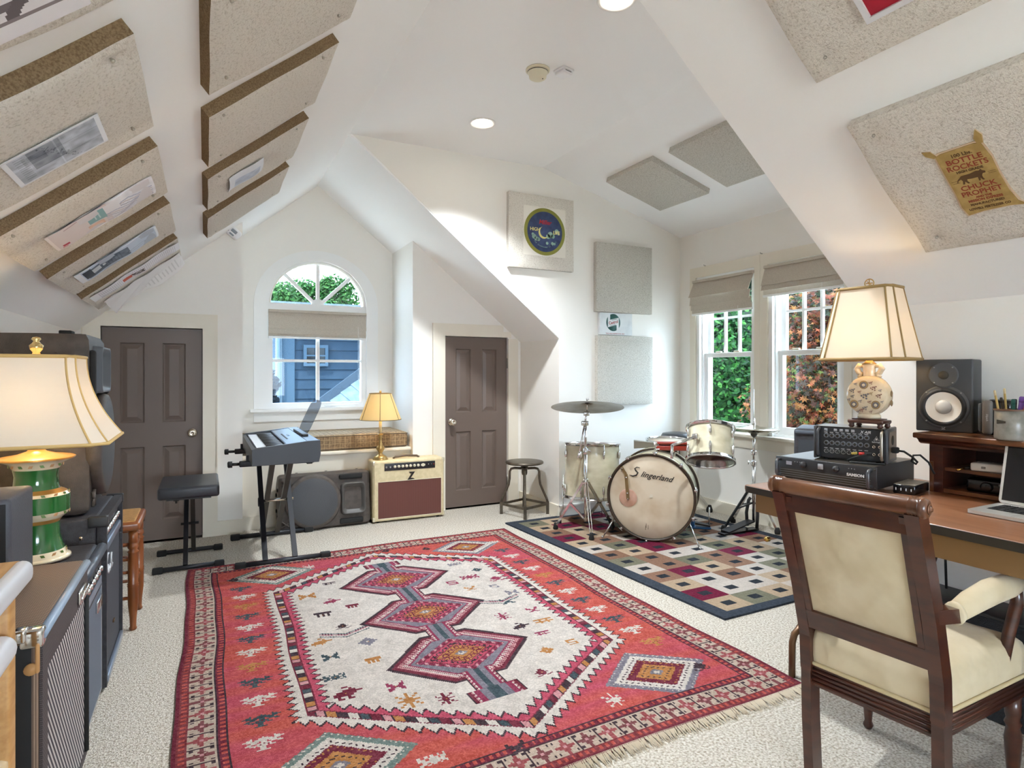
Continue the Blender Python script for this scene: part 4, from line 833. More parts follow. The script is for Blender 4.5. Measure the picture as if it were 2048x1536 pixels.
for q in range(3):
    for s in (-1,1): g=G(); y=.905+q*.042; g.rod((s*.045,y,.008),(s*.062,y,.008),.003,6,Mg); g.lathe([(.004,0),(.010,.006),(.012,.016),(.008,.024),(0,.025)],12,Mg@T(s*.060,y,.008)@RY(s*PI/2),sy=.6); g.obj('tuning_peg',mat('peg_ivory','cbb08a',.4),t)
# ================================================================== KEYBOARD CORNER
# keyboard: long axis along Y, player side towards -X
kbm=mat('keyboard_shell','33363c',.4,bump=.1,bs=600); kbt=mat('keyboard_top','434b57',.3)
t=thing('digital_keyboard','dark electronic keyboard with clear music rest, end-on to the room','keyboard',(.235,4.165,.668))
L2=.485; sec=[(.0,.0),(.365,.0),(.375,.05),(.372,.128),(.30,.126),(.17,.112),(.02,.098),(0,.09)]
Ms=frame((0,-L2,0),(1,0,0),(0,0,1),(0,-1,0))
inner=[(.02,.02),(.35,.02),(.355,.10),(.17,.085),(.145,.07),(.02,.07)]
for a,b_ in ((-.03,.0),(-2*L2,-2*L2+.03)): G().prism(sec,a,b_,Ms).obj('end_cheek',kbm,t,auto=.6)
body=[(.0,.0),(.365,.0),(.375,.05),(.372,.124),(.30,.122),(.185,.108),(.185,.068),(.03,.068),(.02,.09),(0,.086)]
G().prism(body,-2*L2+.03,-.03,Ms).obj('body',kbm,t)
G().add([(.19,y_,z_) if x_ else (.30,y_,z_+.0135) for x_ in (1,0) for y_ in (-L2+.031,L2-.031) for z_ in (.106,.1105)],[(0,1,3,2),(4,6,7,5),(0,4,5,1),(2,3,7,6),(1,5,7,3),(0,2,6,4)]).obj('control_deck',kbt,t)
G().box((.302,-L2+.031,.1235),(.366,L2-.031,.1262)).obj('rear_deck',kbt,t)
wk=mat('white_key','d9dbe0',.3); bk=mat('black_key','17171a',.3); kw=(2*L2-.07)/36
for i in range(36): G().box((.032,-L2+.035+i*kw+.0006,.069),(.180,-L2+.035+(i+1)*kw-.0006,.089)).obj('white_key',wk,t)
for i in range(35):
    if i%7 in (0,1,3,4,5): G().rbox((.085,-L2+.035+(i+1)*kw-.006,.089),(.180,-L2+.035+(i+1)*kw+.006,.100),.002,1).obj('black_key',bk,t)
for q in range(10): G().rbox((.215,-.2+q*.035,.1105+.001),(.228,-.182+q*.035,.1165),.002,1).obj('button',kbm,t)
G().rbox((.24,-.05,.1135),(.27,.05,.1185),.003,1).obj('display',mat('lcd','55708c',.2),t)
acr=mat_glass('smoked_acrylic',(.50,.54,.60),.10,.05); Mr=frame((.335,.0,.126),(0,-1,0),(.42,0,.907),(.907,0,-.42))
o=rrect(-.20,.0,.20,.24,.08,8); G().prism(o,-.002,.002,T(.0,0,0)@Mr).obj('music_rest',acr,t)
G().rbox((.305,-.21,.124),(.345,.21,.142),.006).obj('rest_holder',blkp,t)
for y in (-.42,.42): G().rbox((.30,y-.03,-.014),(.335,y+.03,0),.005).obj('foot',rub,t)
# folding X stand
st=mat('stand_black','24252a',.4,.3); stb=mat('stand_brown','3f3a36',.4,.4)
t=thing('keyboard_stand','black double-braced folding stand under the keyboard','keyboard stand',(.44,4.345,.0))
for y in (-.355,.355):
    G().rod((-.275,y,.02),(.275,y,.02),.016,12).obj('foot_bar',st,t)
    for s in (-1,1): G().rbox((s*.25-.032,y-.021,0),(s*.25+.032,y+.021,.040),.008).obj('end_cap',rub,t)
for x,m in ((-.11,st),(.065,st)): G().bar((x,-.355,.03),(x,.22,.645),.028,.030,(1,0,0)).obj('leg',m,t)
for x,m in ((-.075,stb),(.03,stb)): G().bar((x,.355,.03),(x,-.42,.645),.028,.030,(1,0,0)).obj('leg',m,t)
for y in (-.42,.22):
    G().rbox((-.26,y-.018,.632),(.17,y+.018,.667),.006).obj('support_arm',st,t)
    g=G(); g.rod((-.26,y,.65),(-.30,y,.65),.009); g.lathe([(.019,0),(.019,.022),(.013,.026)],12,T(-.298,y,.65)@RY(-PI/2)); g.obj('lock_knob',rub,t)
    G().bar((-.215,y,.65),(-.215,y,.70),.010,.016,(1,0,0)).obj('stop_pin',st,t)
G().lathe([(.03,-.13),(.03,-.125)],14,T(0,-.06,.34)@RY(PI/2)).obj('pivot_disc',st,t); g=G().rod((-.13,-.062,.345),(.09,-.062,.345),.009); g.obj('pivot_bolt',nickel,t)
# padded bench
vin=mat('black_vinyl','2b2d33',.38,bump=.2,bs=300,coat=.1)
t=thing('keyboard_bench','black padded folding bench in front of the left door','bench',(-.088,4.32,0))
G().rbox((-.165,-.245,.44),(.165,.245,.512),.016,4).obj('seat_pad',vin,t); g=G(); g.box((-.12,-.2,.428),(.12,.2,.44)); g.obj('seat_board',blkp,t)
for y in (-.20,.19):
    G().rod((-.19,y,.019),(.19,y,.019),.014,12).obj('foot_bar',st,t)
    for s in (-1,1): G().rbox((s*.165-.028,y-.019,0),(s*.165+.028,y+.019,.036),.007).obj('end_cap',rub,t)
G().bar((-.02,-.20,.03),(-.02,.12,.43),.026,.034,(0,1,0)).obj('leg',st,t); G().bar((.018,.19,.03),(.018,-.13,.43),.026,.034,(0,1,0)).obj('leg',stb,t)
g=G().rod((-.05,-.005,.24),(.05,-.005,.24),.008); g.obj('pivot_bolt',rub,t)
for x,y in ((-.07,-.14),(.06,.02)): G().lathe([(.006,.40),(.006,.415),(.016,.415),(.016,.428)],12,T(x,y,0)).obj('lock_knob',rub,t)
# cream combo amplifier
crt=mat('cream_tolex','d8c8a2',.5,c2='cdbd95',vs=30,bump=.3,bs=500); oxb=stripes('oxblood_grille','6b4038','5a342e',110,(1,0,0),None,.6,.85)
t=thing('cream_amplifier','cream combo amplifier with an oxblood grille by the right door','amplifier',(1.472,4.695,0),math.radians(-1.5))
G().rbox((-.297,.0,.010),(.297,.20,.492),.018,4).obj('cabinet',crt,t)
g=G(); g.prism([(-.285,.02),(.285,.02),(.285,.478),(-.285,.478)],0,.006,frame((0,0,0),(1,0,0),(0,0,1),(0,-1,0)),[[(-.255,.035),(.268,.035),(.268,.325),(-.255,.325)]]); g.obj('front_panel',crt,t)
G().box((-.255,-.0045,.035),(.268,.0,.325)).obj('grille_cloth',oxb,t)
g=G(); g.tube([(-.257,-.006,.033),(.270,-.006,.033),(.270,-.006,.327),(-.257,-.006,.327)],.003,6,closed=True); g.obj('grille_piping',mat('white_piping','e8dfc6',.5),t)
G().rbox((-.205,-.010,.412),(.215,-.004,.47),.004).obj('control_panel',mat('control_black'),t)
kn=mat('knob_cream','d9d0b8',.3)
for q in range(7): G().lathe([(.0115,0),(.0115,.006),(.008,.012),(0,.013)],14,T(-.122+q*.032,-.010,.443)@RX(PI/2)).obj('knob',kn,t)
for x in (-.19,-.157): G().lathe([(.007,0),(.007,.003),(.004,.003),(.004,.0)],12,T(x,-.010,.443)@RX(PI/2)).obj('input_jack',chrome,t)
for x in (.155,.18): G().rod((x,-.010,.443),(x,-.022,.449),.004,8).obj('switch',chrome,t)
G().lathe([(.007,0),(.005,.006),(0,.007)],12,T(.202,-.010,.443)@RX(PI/2)).obj('jewel_light',mat('jewel','7a2a22',.2),t)
G().prism([(p[0]*.018+.112,p[1]*.014+.443) for p in ((-1,-.4),(0,-1),(1,-.4),(1,.4),(0,1),(-1,.4))],.010,.011,frame((0,0,0),(1,0,0),(0,0,1),(0,-1,0))).obj('panel_print',kn,t)
zz_=[(-.026,.030),(.027,.030),(.004,-.004),(-.002,-.020),(.028,-.028),(.012,-.018),(-.032,-.030),(.002,.012),(-.008,.020),(-.03,.022)]
zz_=[(-.022,.030),(.030,.030),(-.006,-.020),(.012,-.020),(.030,-.030),(-.034,-.034),(.002,.018),(-.012,.018)]
G().prism([(x+.015,y+.363) for x,y in zz_],.006,.009,frame((0,0,0),(1,0,0),(0,0,1),(0,-1,0))).obj('letter_badge',mat('badge_black','1c1714',.4),t)
g=G(); g.tube([(-.11,.1,.494),(-.09,.1,.506),(0,.1,.512),(.09,.1,.506),(.11,.1,.494)],.009,8); g.obj('handle',mat('leather_brown','5a4634',.5),t)
for x in (-.287,.287):
    for z in (.03,.475): G().rbox((x-.012,-.006,z-.018),(x+.012,.02,z+.018),.006).obj('corner_guard',mat('corner_nickel','d6cdb4',.3,.6),t)
for x in (-.25,.25):
    for y in (.03,.17): G().cyl(.014,0,.012,10,T(x,y,0)).obj('foot',rub,t)
# candlestick lamp on the cream amp
t=thing('candlestick_lamp','small brass candlestick lamp with yellow cone shade, lit, on the cream amplifier','lamp',(1.262,4.80,.4925))
G().lathe([(.062,0),(.062,.006),(.054,.012),(.056,.018),(.044,.028),(.030,.036),(.020,.044),(.016,.055),(.026,.072),(.034,.088),(.030,.104),(.016,.116),(.020,.124),(.013,.134),(.011,.17),(.017,.182),(.012,.19),(.022,.20),(.024,.205),(.010,.21)],28).obj('base',mat('old_brass','b89a62',.3,.85),t)
G().cyl(.012,.21,.315,14).obj('candle_tube',mat('ivory_tube','e2d2a4',.5),t)
ysh=mat_shade('yellow_shade','d8bd88',.15)
G().lathe([(.166,.325),(.088,.535)],36,caps=False,smooth=True).obj('shade',ysh,t)
for r_,z in ((.166,.325),(.088,.535)): G().tube([(r_*math.cos(a*PI/18),r_*math.sin(a*PI/18),z) for a in range(36)],.0028,6,closed=True).obj('shade_trim',mat('shade_edge','6d5a33',.7),t)
for q in range(6): a=q*PI/3+.25; G().tube([(.1665*math.cos(a),.1665*math.sin(a),.325),(.0885*math.cos(a),.0885*math.sin(a),.535)],.0022,5).obj('shade_rib',mat('shade_edge'),t)
g=G(); g.rod((0,0,.31),(0,0,.54),.003); 
for a in range(3): g.rod((0,0,.53),(.088*math.cos(a*2.1),.088*math.sin(a*2.1),.53),.0018,5)
g.obj('harp',brass,t); G().lathe([(.004,.535),(.010,.545),(.008,.556),(0,.562)],12).obj('finial',mat('old_brass'),t)
lamp_bulb(t,.40,4.6,(1,.80,.52),.022)
# metal workshop stool
stm=mat('gunmetal','6f675c',.38,.75,c2='5d564c',vs=20)
t=thing('metal_stool','industrial metal stool with a round swivel seat by the right door','stool',(2.405,4.46,0),math.radians(18))
G().lathe([(0,.425),(.150,.425),(.160,.430),(.162,.438),(.158,.446),(.14,.449),(0,.449)],40).obj('seat',stm,t)
G().rod((0,0,.20),(0,0,.425),.011,12).obj('screw_shaft',stm,t); G().lathe([(.02,.33),(.024,.345),(.024,.385),(.03,.392),(.03,.40)],16).obj('collar',stm,t)
for q in range(4):
    a=q*PI/2+PI/4; c_,s_=math.cos(a),math.sin(a); P=lambda r_,z:(r_*c_,r_*s_,z)
    G().tube([P(.025,.385),P(.085,.388),P(.112,.382),P(.124,.36),P(.126,.30),P(.134,.25),P(.16,.19),P(.188,.13),P(.196,.10)],.0105,8).obj('leg',stm,t)
    G().bar(P(.196,.105),P(.196,.0),.026,.026,(c_,s_,0)).obj('foot_post',stm,t)
    b_=a+PI/2; G().bar(P(.196,.085),(.196*math.cos(b_),.196*math.sin(b_),.085),.008,.020,(0,0,1)).obj('stretcher',stm,t)
# ================================================================== DRUM KIT
pearl=mat('white_pearl','ddd6bd',.25,c2='c8c0a2',vs=9,lo=.35,hi=.7,coat=.5,stretch=(1,1,2)); head=mat('drum_head','cfc2ad',.6,c2='b8a184',vs=5,lo=.45,hi=.75); hoopd=mat('bass_hoop','3a2c20',.4); hoopi=mat('hoop_inlay','b9ad84',.35); clear=mat_glass('clear_head',(.62,.50,.46),.12,.15); amb=mat('tom_inside','6e4a3a',.6)
def lug(parent,M,h=.06,name='lug'):
    G().lathe([(0,-h/2),(.007,-h/2+.003),(.011,-h/4),(.012,0),(.011,h/4),(.007,h/2-.003),(0,h/2)],12,M,sy=.8).obj(name,chrome,parent)
def shell(parent,R,H,nl,m,lugrows,wires=True,z0=0):
    G().lathe([(R,0),(R,H)],56,caps=False).obj('shell',m,parent); G().lathe([(R-.008,0),(R-.008,H)],40,caps=False).obj('shell_inside',amb,parent)
    for z in (0,H):
        d=1 if z else -1
        G().lathe([(R+.002,z-d*.012),(R+.010,z-d*.012),(R+.010,z+d*.004),(R+.013,z+d*.006),(R+.013,z+d*.010),(R+.006,z+d*.012),(R-.002,z+d*.010),(R+.002,z-d*.012)],56,caps=False).obj('rim_hoop',chrome,parent)
    for q in range(nl):
        a=2*PI*(q+.5)/nl; X_,Y_=math.cos(a),math.sin(a)
        for lz,up in lugrows:
            lug(parent,T((R+.010)*X_,(R+.010)*Y_,lz)@RZ(a),.065); G().rod(((R+.014)*X_,(R+.014)*Y_,lz),((R+.012)*X_,(R+.012)*Y_,H if up else 0),.003,6).obj('tension_rod',chrome,parent)
# bass drum: axis along local z, front head at z=0 facing local -z
ang=math.atan2(.78,.62)
ax_z=Vector((.74,.672,0)).normalized(); ax_x=Vector((ax_z.y,-ax_z.x,0)); R=.291
BD=frame((2.785,3.295,.3135),ax_x,(0,0,1),ax_z)   # x to the right seen from front, y up, z to the back
BD=frame((2.785,3.295,.3205),(ax_z.y,-ax_z.x,0),(0,0,1),(-ax_z.x,-ax_z.y,0))  # z points to the front
t=thing('bass_drum','white pearl bass drum with a worn cream front head and script lettering','drum',M=BD,group=None)
D_=.36
G().lathe([(R,-D_),(R,0)],64,caps=False).obj('shell',pearl,t)
for z0_,z1_ in ((-.036,.012),(-D_-.012,-D_+.036)):
    g=G(); g.lathe([(R+.004,z0_),(R+.016,z0_),(R+.018,z0_+.004),(R+.018,z1_-.004),(R+.016,z1_),(R+.003,z1_),(R+.004,z0_)],64,caps=False); hp=g.obj('hoop',hoopd,t); G().lathe([(R+.0185,z0_+.010),(R+.0192,z0_+.012),(R+.0192,z1_-.010),(R+.0185,z1_-.008)],64,caps=False).obj('hoop_inlay',hoopi,hp)
hdp=G().lathe([(0,.003),(R*.6,.003),(R-.004,.002),(R+.003,-.004)],64).obj('front_head',head,t)
G().lathe([(0,-D_-.002),(R,-D_)],48).obj('rear_head',head,t)
G().lathe([(R-.002,.0035),(R+.004,.0075),(R+.004,-.002)],64,caps=False).obj('flesh_hoop',mat('dark_gap'),t)
text('lingerland',.056,mat('script_black','1a1614',.6),t,T(-.070,.160,.0045)@RZ(-.13),shear=.45,sx=.95,bold=.0007,space=1.04,align='LEFT')
g=G(); g.tube([(-.150,.150,.0045),(-.125,.142,.0045),(-.10,.150,.0045),(-.088,.168,.0045),(-.104,.182,.0045),(-.112,.196,.0045),(-.096,.208,.0045),(-.076,.205,.0045)],[.001,.0045,.005,.004,.005,.004,.003,.001],6); g.obj('script_capital',mat('script_black'),t)
# tone control: strap and felt pad
pk=mat('pad_pink','c7a08e',.5,c2='b58d78',vs=14); G().lathe([(0,.008),(.060,.008),(.063,.0065),(.063,.004)],32,T(-.158,-.014,0)).obj('tone_pad',pk,t)
g=G(); g.bar((-.158,-.02,.012),(-.172,.155,.012),.022,.006,(0,0,1)); g.bar((-.172,.155,.012),(-.205,.205,.012),.018,.006,(0,0,1)); g.obj('tone_arm',mat('aged_brass','8f7a55',.35,.7),t)
for y,x in ((-.02,-.158),(.02,-.161),(.13,-.170),(.195,-.199)): G().lathe([(.006,.015),(.006,.020),(0,.021)],10,T(x,y,0)).obj('tone_screw',chrome,t)
G().prism([(-.014,-.010),(.012,-.006),(.010,.014),(-.004,.016)],.0045,.0055,T(.002,.006,0)).obj('patch',mat('patch','cfc7b6',.7),t)
for x,y,w_ in ((-.032,-.20,.006),(-.018,-.21,.004),(-.036,-.215,.005)): G().prism([(x-w_/2,y-.016),(x+w_/2,y-.016),(x+w_*.4,y+.016),(x-w_*.3,y+.012)],.0045,.005).obj('scuff',mat('scuff','7f7260',.8),t)
for q in range(10):
    a=2*PI*(q+.35)/10; c_,s_=math.cos(a),math.sin(a); Mq=T((R+.026)*c_,(R+.026)*s_,0)@RZ(a)
    g=G(); g.rbox((-.016,-.008,.006),(.006,.008,.020),.004,2,Mq); g.rod((0,0,.016),(0,0,-.055),.0035,6,Mq); g.obj('claw_hook',chrome,t); lug(t,T((R+.008)*c_,(R+.008)*s_,-.085)@RZ(a),.05)
    g=G(); g.rod((0,-.016,.022),(0,.016,.022),.0035,6,Mq); g.obj('tee_handle',chrome,t)
for s in (-1,1):
    g=G(); g.rod((s*.245,-.145,-.05),(s*.335,-.307,.075 if s>0 else .04),.0055,8); g.lathe([(.009,0),(.007,.02)],10,T(s*.335,-.312,.075 if s>0 else .04)@RX(-PI/2)); g.obj('spur',chrome,t)
    G().rbox((s*.262-.014,-.155,-.06),(s*.262+.014,-.125,-.03),.006).obj('spur_bracket',chrome,t)
# mounted tom
t=thing('hanging_tom','small white pearl tom tilted above the bass drum','drum',M=T(3.015,2.965,.605)@Matrix.Rotation(math.radians(25),4,Vector((-.70,.71,0)))@RZ(.25))
shell(t,.152,.225,6,pearl,[(.055,False),(.17,True)])
G().lathe([(0,.001),(.150,.0)],40).obj('bottom_head',mat('bottom_head','8a6a5c',.15,c2='6b4a44',vs=6,coat=.6),t); G().lathe([(0,.226),(.150,.225)],40).obj('top_head',head,t)
g=G(); g.rbox((-.20,-.02,.09),(-.165,.02,.13),.006); g.rod((-.185,.0,.11),(-.30,.10,.03),.010); g.rod((-.30,.10,.03),(-.30,.10,-.06),.010); g.obj('mount_arm',chrome,t)
# floor tom
t=thing('floor_tom','large white pearl floor tom behind the cymbal stand','drum',M=T(2.72,3.925,.218)@RZ(.2)@RX(math.radians(-3))@RY(math.radians(4)))
shell(t,.212,.41,8,pearl,[(.065,False),(.335,True)]); G().lathe([(0,.411),(.210,.41)],40).obj('top_head',head,t); G().lathe([(0,-.001),(.196,0)],40).obj('bottom_head',head,t)
for q in range(3): a=2*PI*q/3+2.5; c_,s_=math.cos(a),math.sin(a); g=G(); g.tube([(.227*c_,.227*s_,.16),(.227*c_,.227*s_,-.10),(.247*c_,.247*s_,-.14),(.247*c_,.247*s_,-.205)],.0055,8); g.obj('leg',chrome,t); G().cyl(.011,-.222,-.19,10,T(.247*c_,.247*s_,0)).obj('leg_tip',rub,t); G().rbox((-.012,-.012,.05),(.012,.012,.09),.004,2,T(.222*c_,.222*s_,0)).obj('leg_bracket',chrome,t)
# cymbal stand and cymbal
cymm=mat('bronze','8f887c',.32,.85,c2='7b7263',vs=6)
def tripod(t,zh,zb,feet,m=chrome,double=True):
    for fx,fy in feet:
        L_=math.hypot(fx,fy); n=Vector((-fy,fx,0)).normalized()*.009
        for s in ((-1,1) if double else (0,)):
            G().bar(Vector((fx*.08,fy*.08,zh))+n*s,Vector((fx*.96,fy*.96,.035))+n*s,.004 if double else .012,.016,(0,0,1)).obj('leg',m,t)
            G().bar(Vector((fx*.05,fy*.05,zb))+n*s,Vector((fx*.52,fy*.52,(zh+.03)/2+.01))+n*s,.004,.012,(0,0,1)).obj('brace',m,t)
        G().lathe([(.018,.0),(.02,.012),(.014,.035),(.011,.05)],12,T(fx,fy,0)).obj('rubber_foot',rub,t)
t=thing('cymbal_stand','chrome boom cymbal stand with a tripod base','cymbal stand',(2.52,3.715,.011))
tripod(t,.37,.10,[(-.16,.165),(-.085,-.20),(.245,.0)])
G().rod((0,0,.08),(0,0,.60),.0125,14).obj('lower_tube',chrome,t); G().rod((0,0,.60),(0,0,.80),.0095,12).obj('upper_tube',chrome,t)
for z in (.375,.60): G().lathe([(.018,z-.022),(.020,z-.018),(.020,z+.018),(.016,z+.022)],16).obj('clamp_collar',chrome,t)
g=G(); g.rod((.0,-.03,.61),(.0,-.05,.61),.004,6); g.rod((-.015,-.05,.62),(.015,-.05,.60),.004,6); g.obj('wing_nut',chrome,t)
G().rbox((-.03,-.018,.79),(.02,.018,.825),.008).obj('boom_tilter',chrome,t)
G().rod((-.07,-.02,.575),(-.005,-.0,.81),.008,10).obj('boom_arm',chrome,t); G().rod((-.075,-.02,.557),(-.066,-.019,.60),.010,10).obj('boom_end',chrome,t)
G().rod((-.005,0,.81),(.012,0,.885),.007,10).obj('tilter_post',chrome,t); G().rbox((-.012,-.016,.862),(.03,.016,.895),.008).obj('tilter',chrome,t); G().rod((.012,0,.89),(.016,0,.985),.004,8).obj('cymbal_rod',chrome,t)
g=G(); g.rod((.005,0,.985),(.03,0,.985),.003,6); g.rod((.012,0,.975),(.008,0,.995),.003,6); g.rod((.018,0,.975),(.024,0,.995),.003,6); g.obj('wing_nut',chrome,t)
G().lathe([(.018,.955),(.018,.970)],14,T(.016,0,0)).obj('felt',rub,t)
t=thing('cymbal','thin bronze crash cymbal on the boom stand','cymbal',M=T(2.536,3.715,.955)@Matrix.Rotation(math.radians(13),4,Vector((-.83,.56,0))),group=None)
G().lathe([(.006,.022),(.03,.022),(.045,.014),(.055,.009),(.15,.003),(.27,-.020),(.27,-.0215),(.15,.0015),(.055,.0075),(.045,.0125),(.028,.0205),(.006,.0205)],64,caps=False).obj('plate',cymm,t,auto=.5); 
# hi-hat
t=thing('hi_hat_stand','chrome hi-hat stand with pedal under the near window','hi-hat stand',(3.69,3.19,.011))
G().rod((0,0,.06),(0,0,.50),.013,14).obj('lower_tube',chrome,t); G().rod((0,0,.50),(0,0,.735),.0095,12).obj('upper_tube',chrome,t); G().rod((0,0,.735),(0,0,1.06),.003,8).obj('pull_rod',chrome,t)
for z in (.30,.50,.58): G().lathe([(.02,z-.018),(.022,z-.012),(.022,z+.012),(.018,z+.018)],16).obj('clamp_collar',chrome,t)
g=G(); g.rod((0,.02,.50),(0,.055,.50),.004,6); g.rod((0,.05,.515),(0,.05,.485),.005,6); g.obj('wing_nut',chrome,t)
G().lathe([(.014,.70),(.024,.716),(.026,.735),(.016,.74)],16).obj('seat_cup',mat('cup_dark','4f4a44',.4,.5),t)
for fx,fy in ((-.25,.06),(.02,.22),(.05,-.17)):
    G().bar((fx*.06,fy*.06,.34),(fx*.97,fy*.97,.03),.010,.016,(0,0,1)).obj('leg',mat('satin_black','23252a',.35,.4) if fx<0 else chrome,t); G().bar((fx*.05,fy*.05,.20),(fx*.55,fy*.55,.165),.008,.010,(0,0,1)).obj('brace',blkp,t); G().lathe([(.02,0),(.022,.02),(.014,.045)],12,T(fx,fy,.0)).obj('rubber_foot',rub,t)
g=G(); g.tube([(-.02,-.045,.02),(-.02,-.052,.12),(-.01,-.04,.215),(0,-.03,.235)],.012,8); g.tube([(-.02,.045,.02),(-.02,.052,.12),(-.01,.04,.215),(0,.03,.235)],.012,8); g.obj('pedal_frame',blkp,t)
g=G(); g.add([(-.30,-.04,.025),(-.03,-.035,.075),(-.03,.035,.075),(-.30,.04,.025),(-.30,-.04,.015),(-.03,-.035,.065),(-.03,.035,.065),(-.30,.04,.015)],[(0,1,2,3),(7,6,5,4),(0,4,5,1),(1,5,6,2),(2,6,7,3),(3,7,4,0)]); g.obj('pedal_board',mat('satin_black'),t); G().box((-.34,-.03,.0),(.02,.03,.012)).obj('pedal_base',mat('satin_black'),t)
for z,s,nm in ((.745,1,'bottom_cymbal'),(.765,-1,'top_cymbal')):
    G().lathe([(.005,s*-.022),(.028,s*-.022),(.042,s*-.012),(.10,s*-.006),(.178,s*.002),(.178,s*.003),(.10,s*-.004),(.042,s*-.010),(.028,s*-.020),(.005,s*-.020)],48,T(0,0,z),caps=False).obj(nm,mat('hat_bronze','b9b3a2',.2,.9),t)
G().lathe([(.012,.79),(.014,.80),(.010,.815),(.008,.84)],12).obj('clutch',chrome,t)
# cowbell and wood block on the bass drum hoop
ht=.62
t=thing('cowbell','dull grey cowbell clamped above the bass drum','cowbell',M=T(2.835,3.40,.675)@RZ(math.radians(-38)))
g=G(); a=[(-.09,-.03,-.026),(-.09,.03,-.026),(-.09,.036,.03),(-.09,-.036,.03),(.05,-.018,-.014),(.05,.018,-.014),(.05,.022,.018),(.05,-.022,.018)]; g.add(a,[(4,5,6,7),(0,1,5,4),(1,2,6,5),(2,3,7,6),(3,0,4,7)]); g.add([(x*.96+.001,y*.92,z*.92) for x,y,z in a],[(7,6,5,4),(4,5,1,0),(5,6,2,1),(6,7,3,2),(7,4,0,3)]); g.obj('bell',mat('dull_steel','8b867c',.5,.6),t)
g=G(); g.rbox((.045,-.012,-.01),(.075,.012,.02),.004); g.rod((.062,0,.02),(.062,0,-.075),.0045,8); g.rod((.05,0,-.03),(.09,0,-.03),.004,6); g.rod((.062,0,-.075),(.062,-.03,-.086),.0045,8); g.obj('clamp',chrome,t)
t=thing('wood_block','glossy red wood block mounted above the bass drum','wood block',M=T(3.075,3.40,.668)@RZ(math.radians(-38)))
rw=mat('red_lacquer','8e2a1e',.3,coat=.3); G().rbox((-.115,-.035,0),(.115,.035,.016),.004,2).obj('top_plate',rw,t); G().rbox((-.115,-.035,-.045),(.115,.035,-.012),.004,2).obj('lower_block',rw,t); G().box((-.095,.0,-.012),(.115,.035,0)).obj('back_rib',rw,t)
for x in (-.1,.02): G().rod((x,0,-.045),(x,0,-.085 if x<0 else -.10),.005,8).obj('mount_rod',chrome,t)
# snare on its stand and throne behind
t=thing('snare_drum','steel snare drum on a low stand behind the bass drum','drum',M=T(3.24,3.62,.535)@RX(.06))
shell(t,.172,.125,8,mat('steel_shell','c4c2ba',.2,.9),[(.0625,True)]); G().lathe([(0,.126),(.17,.125)],40).obj('top_head',head,t); G().lathe([(0,-.001),(.17,0)],40).obj('bottom_head',head,t)
g=G(); g.rod((0,0,-.50),(0,0,-.06),.012,10)
for q in range(3): a=2*PI*q/3+.4; g.tube([(0,0,-.07),(.15*math.cos(a),.15*math.sin(a),-.045),(.185*math.cos(a),.185*math.sin(a),.004)],.007,6); g.bar((.02*math.cos(a),.02*math.sin(a),-.26),(.24*math.cos(a),.24*math.sin(a),-.49),.012,.008,(0,0,1))
g.obj('stand',chrome,t)
t=thing('drum_throne','black round drum throne behind the kit','stool',(3.53,3.84,.0))
G().lathe([(0,.635),(.10,.635),(.128,.645),(.134,.665),(.122,.685),(.09,.692),(0,.692)],36).obj('seat',vin,t); G().rod((0,0,.12),(0,0,.64),.014,12).obj('post',chrome,t)
for q in range(3):
    a=2*PI*q/3-.15; c_,s_=math.cos(a),math.sin(a); G().bar((.02*c_,.02*s_,.38),(.315*c_,.315*s_,.04),.008,.018,(0,0,1)).obj('leg',chrome,t); G().bar((.02*c_,.02*s_,.16),(.17*c_,.17*s_,.205),.006,.014,(0,0,1)).obj('brace',chrome,t); G().lathe([(.026,0),(.028,.02),(.016,.06)],12,T(.32*c_,.32*s_,0)).obj('rubber_foot',rub,t)
t=thing('pedal_clamp','small blue bass drum pedal on the block rug','drum pedal',(3.34,3.42,.011),.9)
bl_=mat('pedal_blue','2f6fae',.35); G().rbox((-.035,-.10,0),(.035,.05,.012),.004).obj('base_plate',bl_,t); G().rbox((-.03,.02,.012),(.03,.045,.075),.006).obj('heel_block',bl_,t); G().box((-.028,-.09,.03),(.028,.02,.042),RX(.15)).obj('footboard',blkp,t); G().rod((0,-.09,.01),(0,-.09,.16),.006,8).obj('beater_rod',chrome,t)
# ================================================================== DESK SIDE
lam=mat('desk_laminate','7d5138',.35,c2='8f6245',vs=3,stretch=(14,1.2,8),lo=.35,hi=.65,coat=.15); apr=mat('desk_apron','8a6a45',.4,.3); edg=mat('desk_edge','3a3530',.35,.4); mah=mat('mahogany','3c1d14',.28,c2='4c2618',vs=5,stretch=(1.5,1.5,8),coat=.4); mahl=mat('mahogany_worn','54301e',.3,c2='7a4c2c',vs=7,stretch=(6,1,1),coat=.3)
DZ=.765; DX0,DX1,DY0,DY1=1.848,2.595,.0,1.655
t=thing('work_table','brown laminate folding work table along the right wall','table',((DX0+DX1)/2,(DY0+DY1)/2,0))
hx,hy=(DX1-DX0)/2,(DY1-DY0)/2
G().rbox((-hx+.006,-hy+.006,DZ-.022),(hx-.006,hy-.006,DZ),.006).obj('table_top',lam,t); G().prism(rrect(-hx,-hy,hx,hy,.03),DZ-.026,DZ-.002,None,[rrect(-hx+.005,-hy+.005,hx-.005,hy-.005,.026)]).obj('edge_band',edg,t)
g=G(); g.box((-hx+.03,-hy+.04,DZ-.10),(-hx+.045,hy-.04,DZ-.026)); g.box((hx-.045,-hy+.04,DZ-.10),(hx-.03,hy-.04,DZ-.026)); g.box((-hx+.045,hy-.055,DZ-.10),(hx-.045,hy-.04,DZ-.026)); g.box((-hx+.045,-hy+.04,DZ-.10),(hx-.045,-hy+.055,DZ-.026)); g.obj('apron',apr,t)
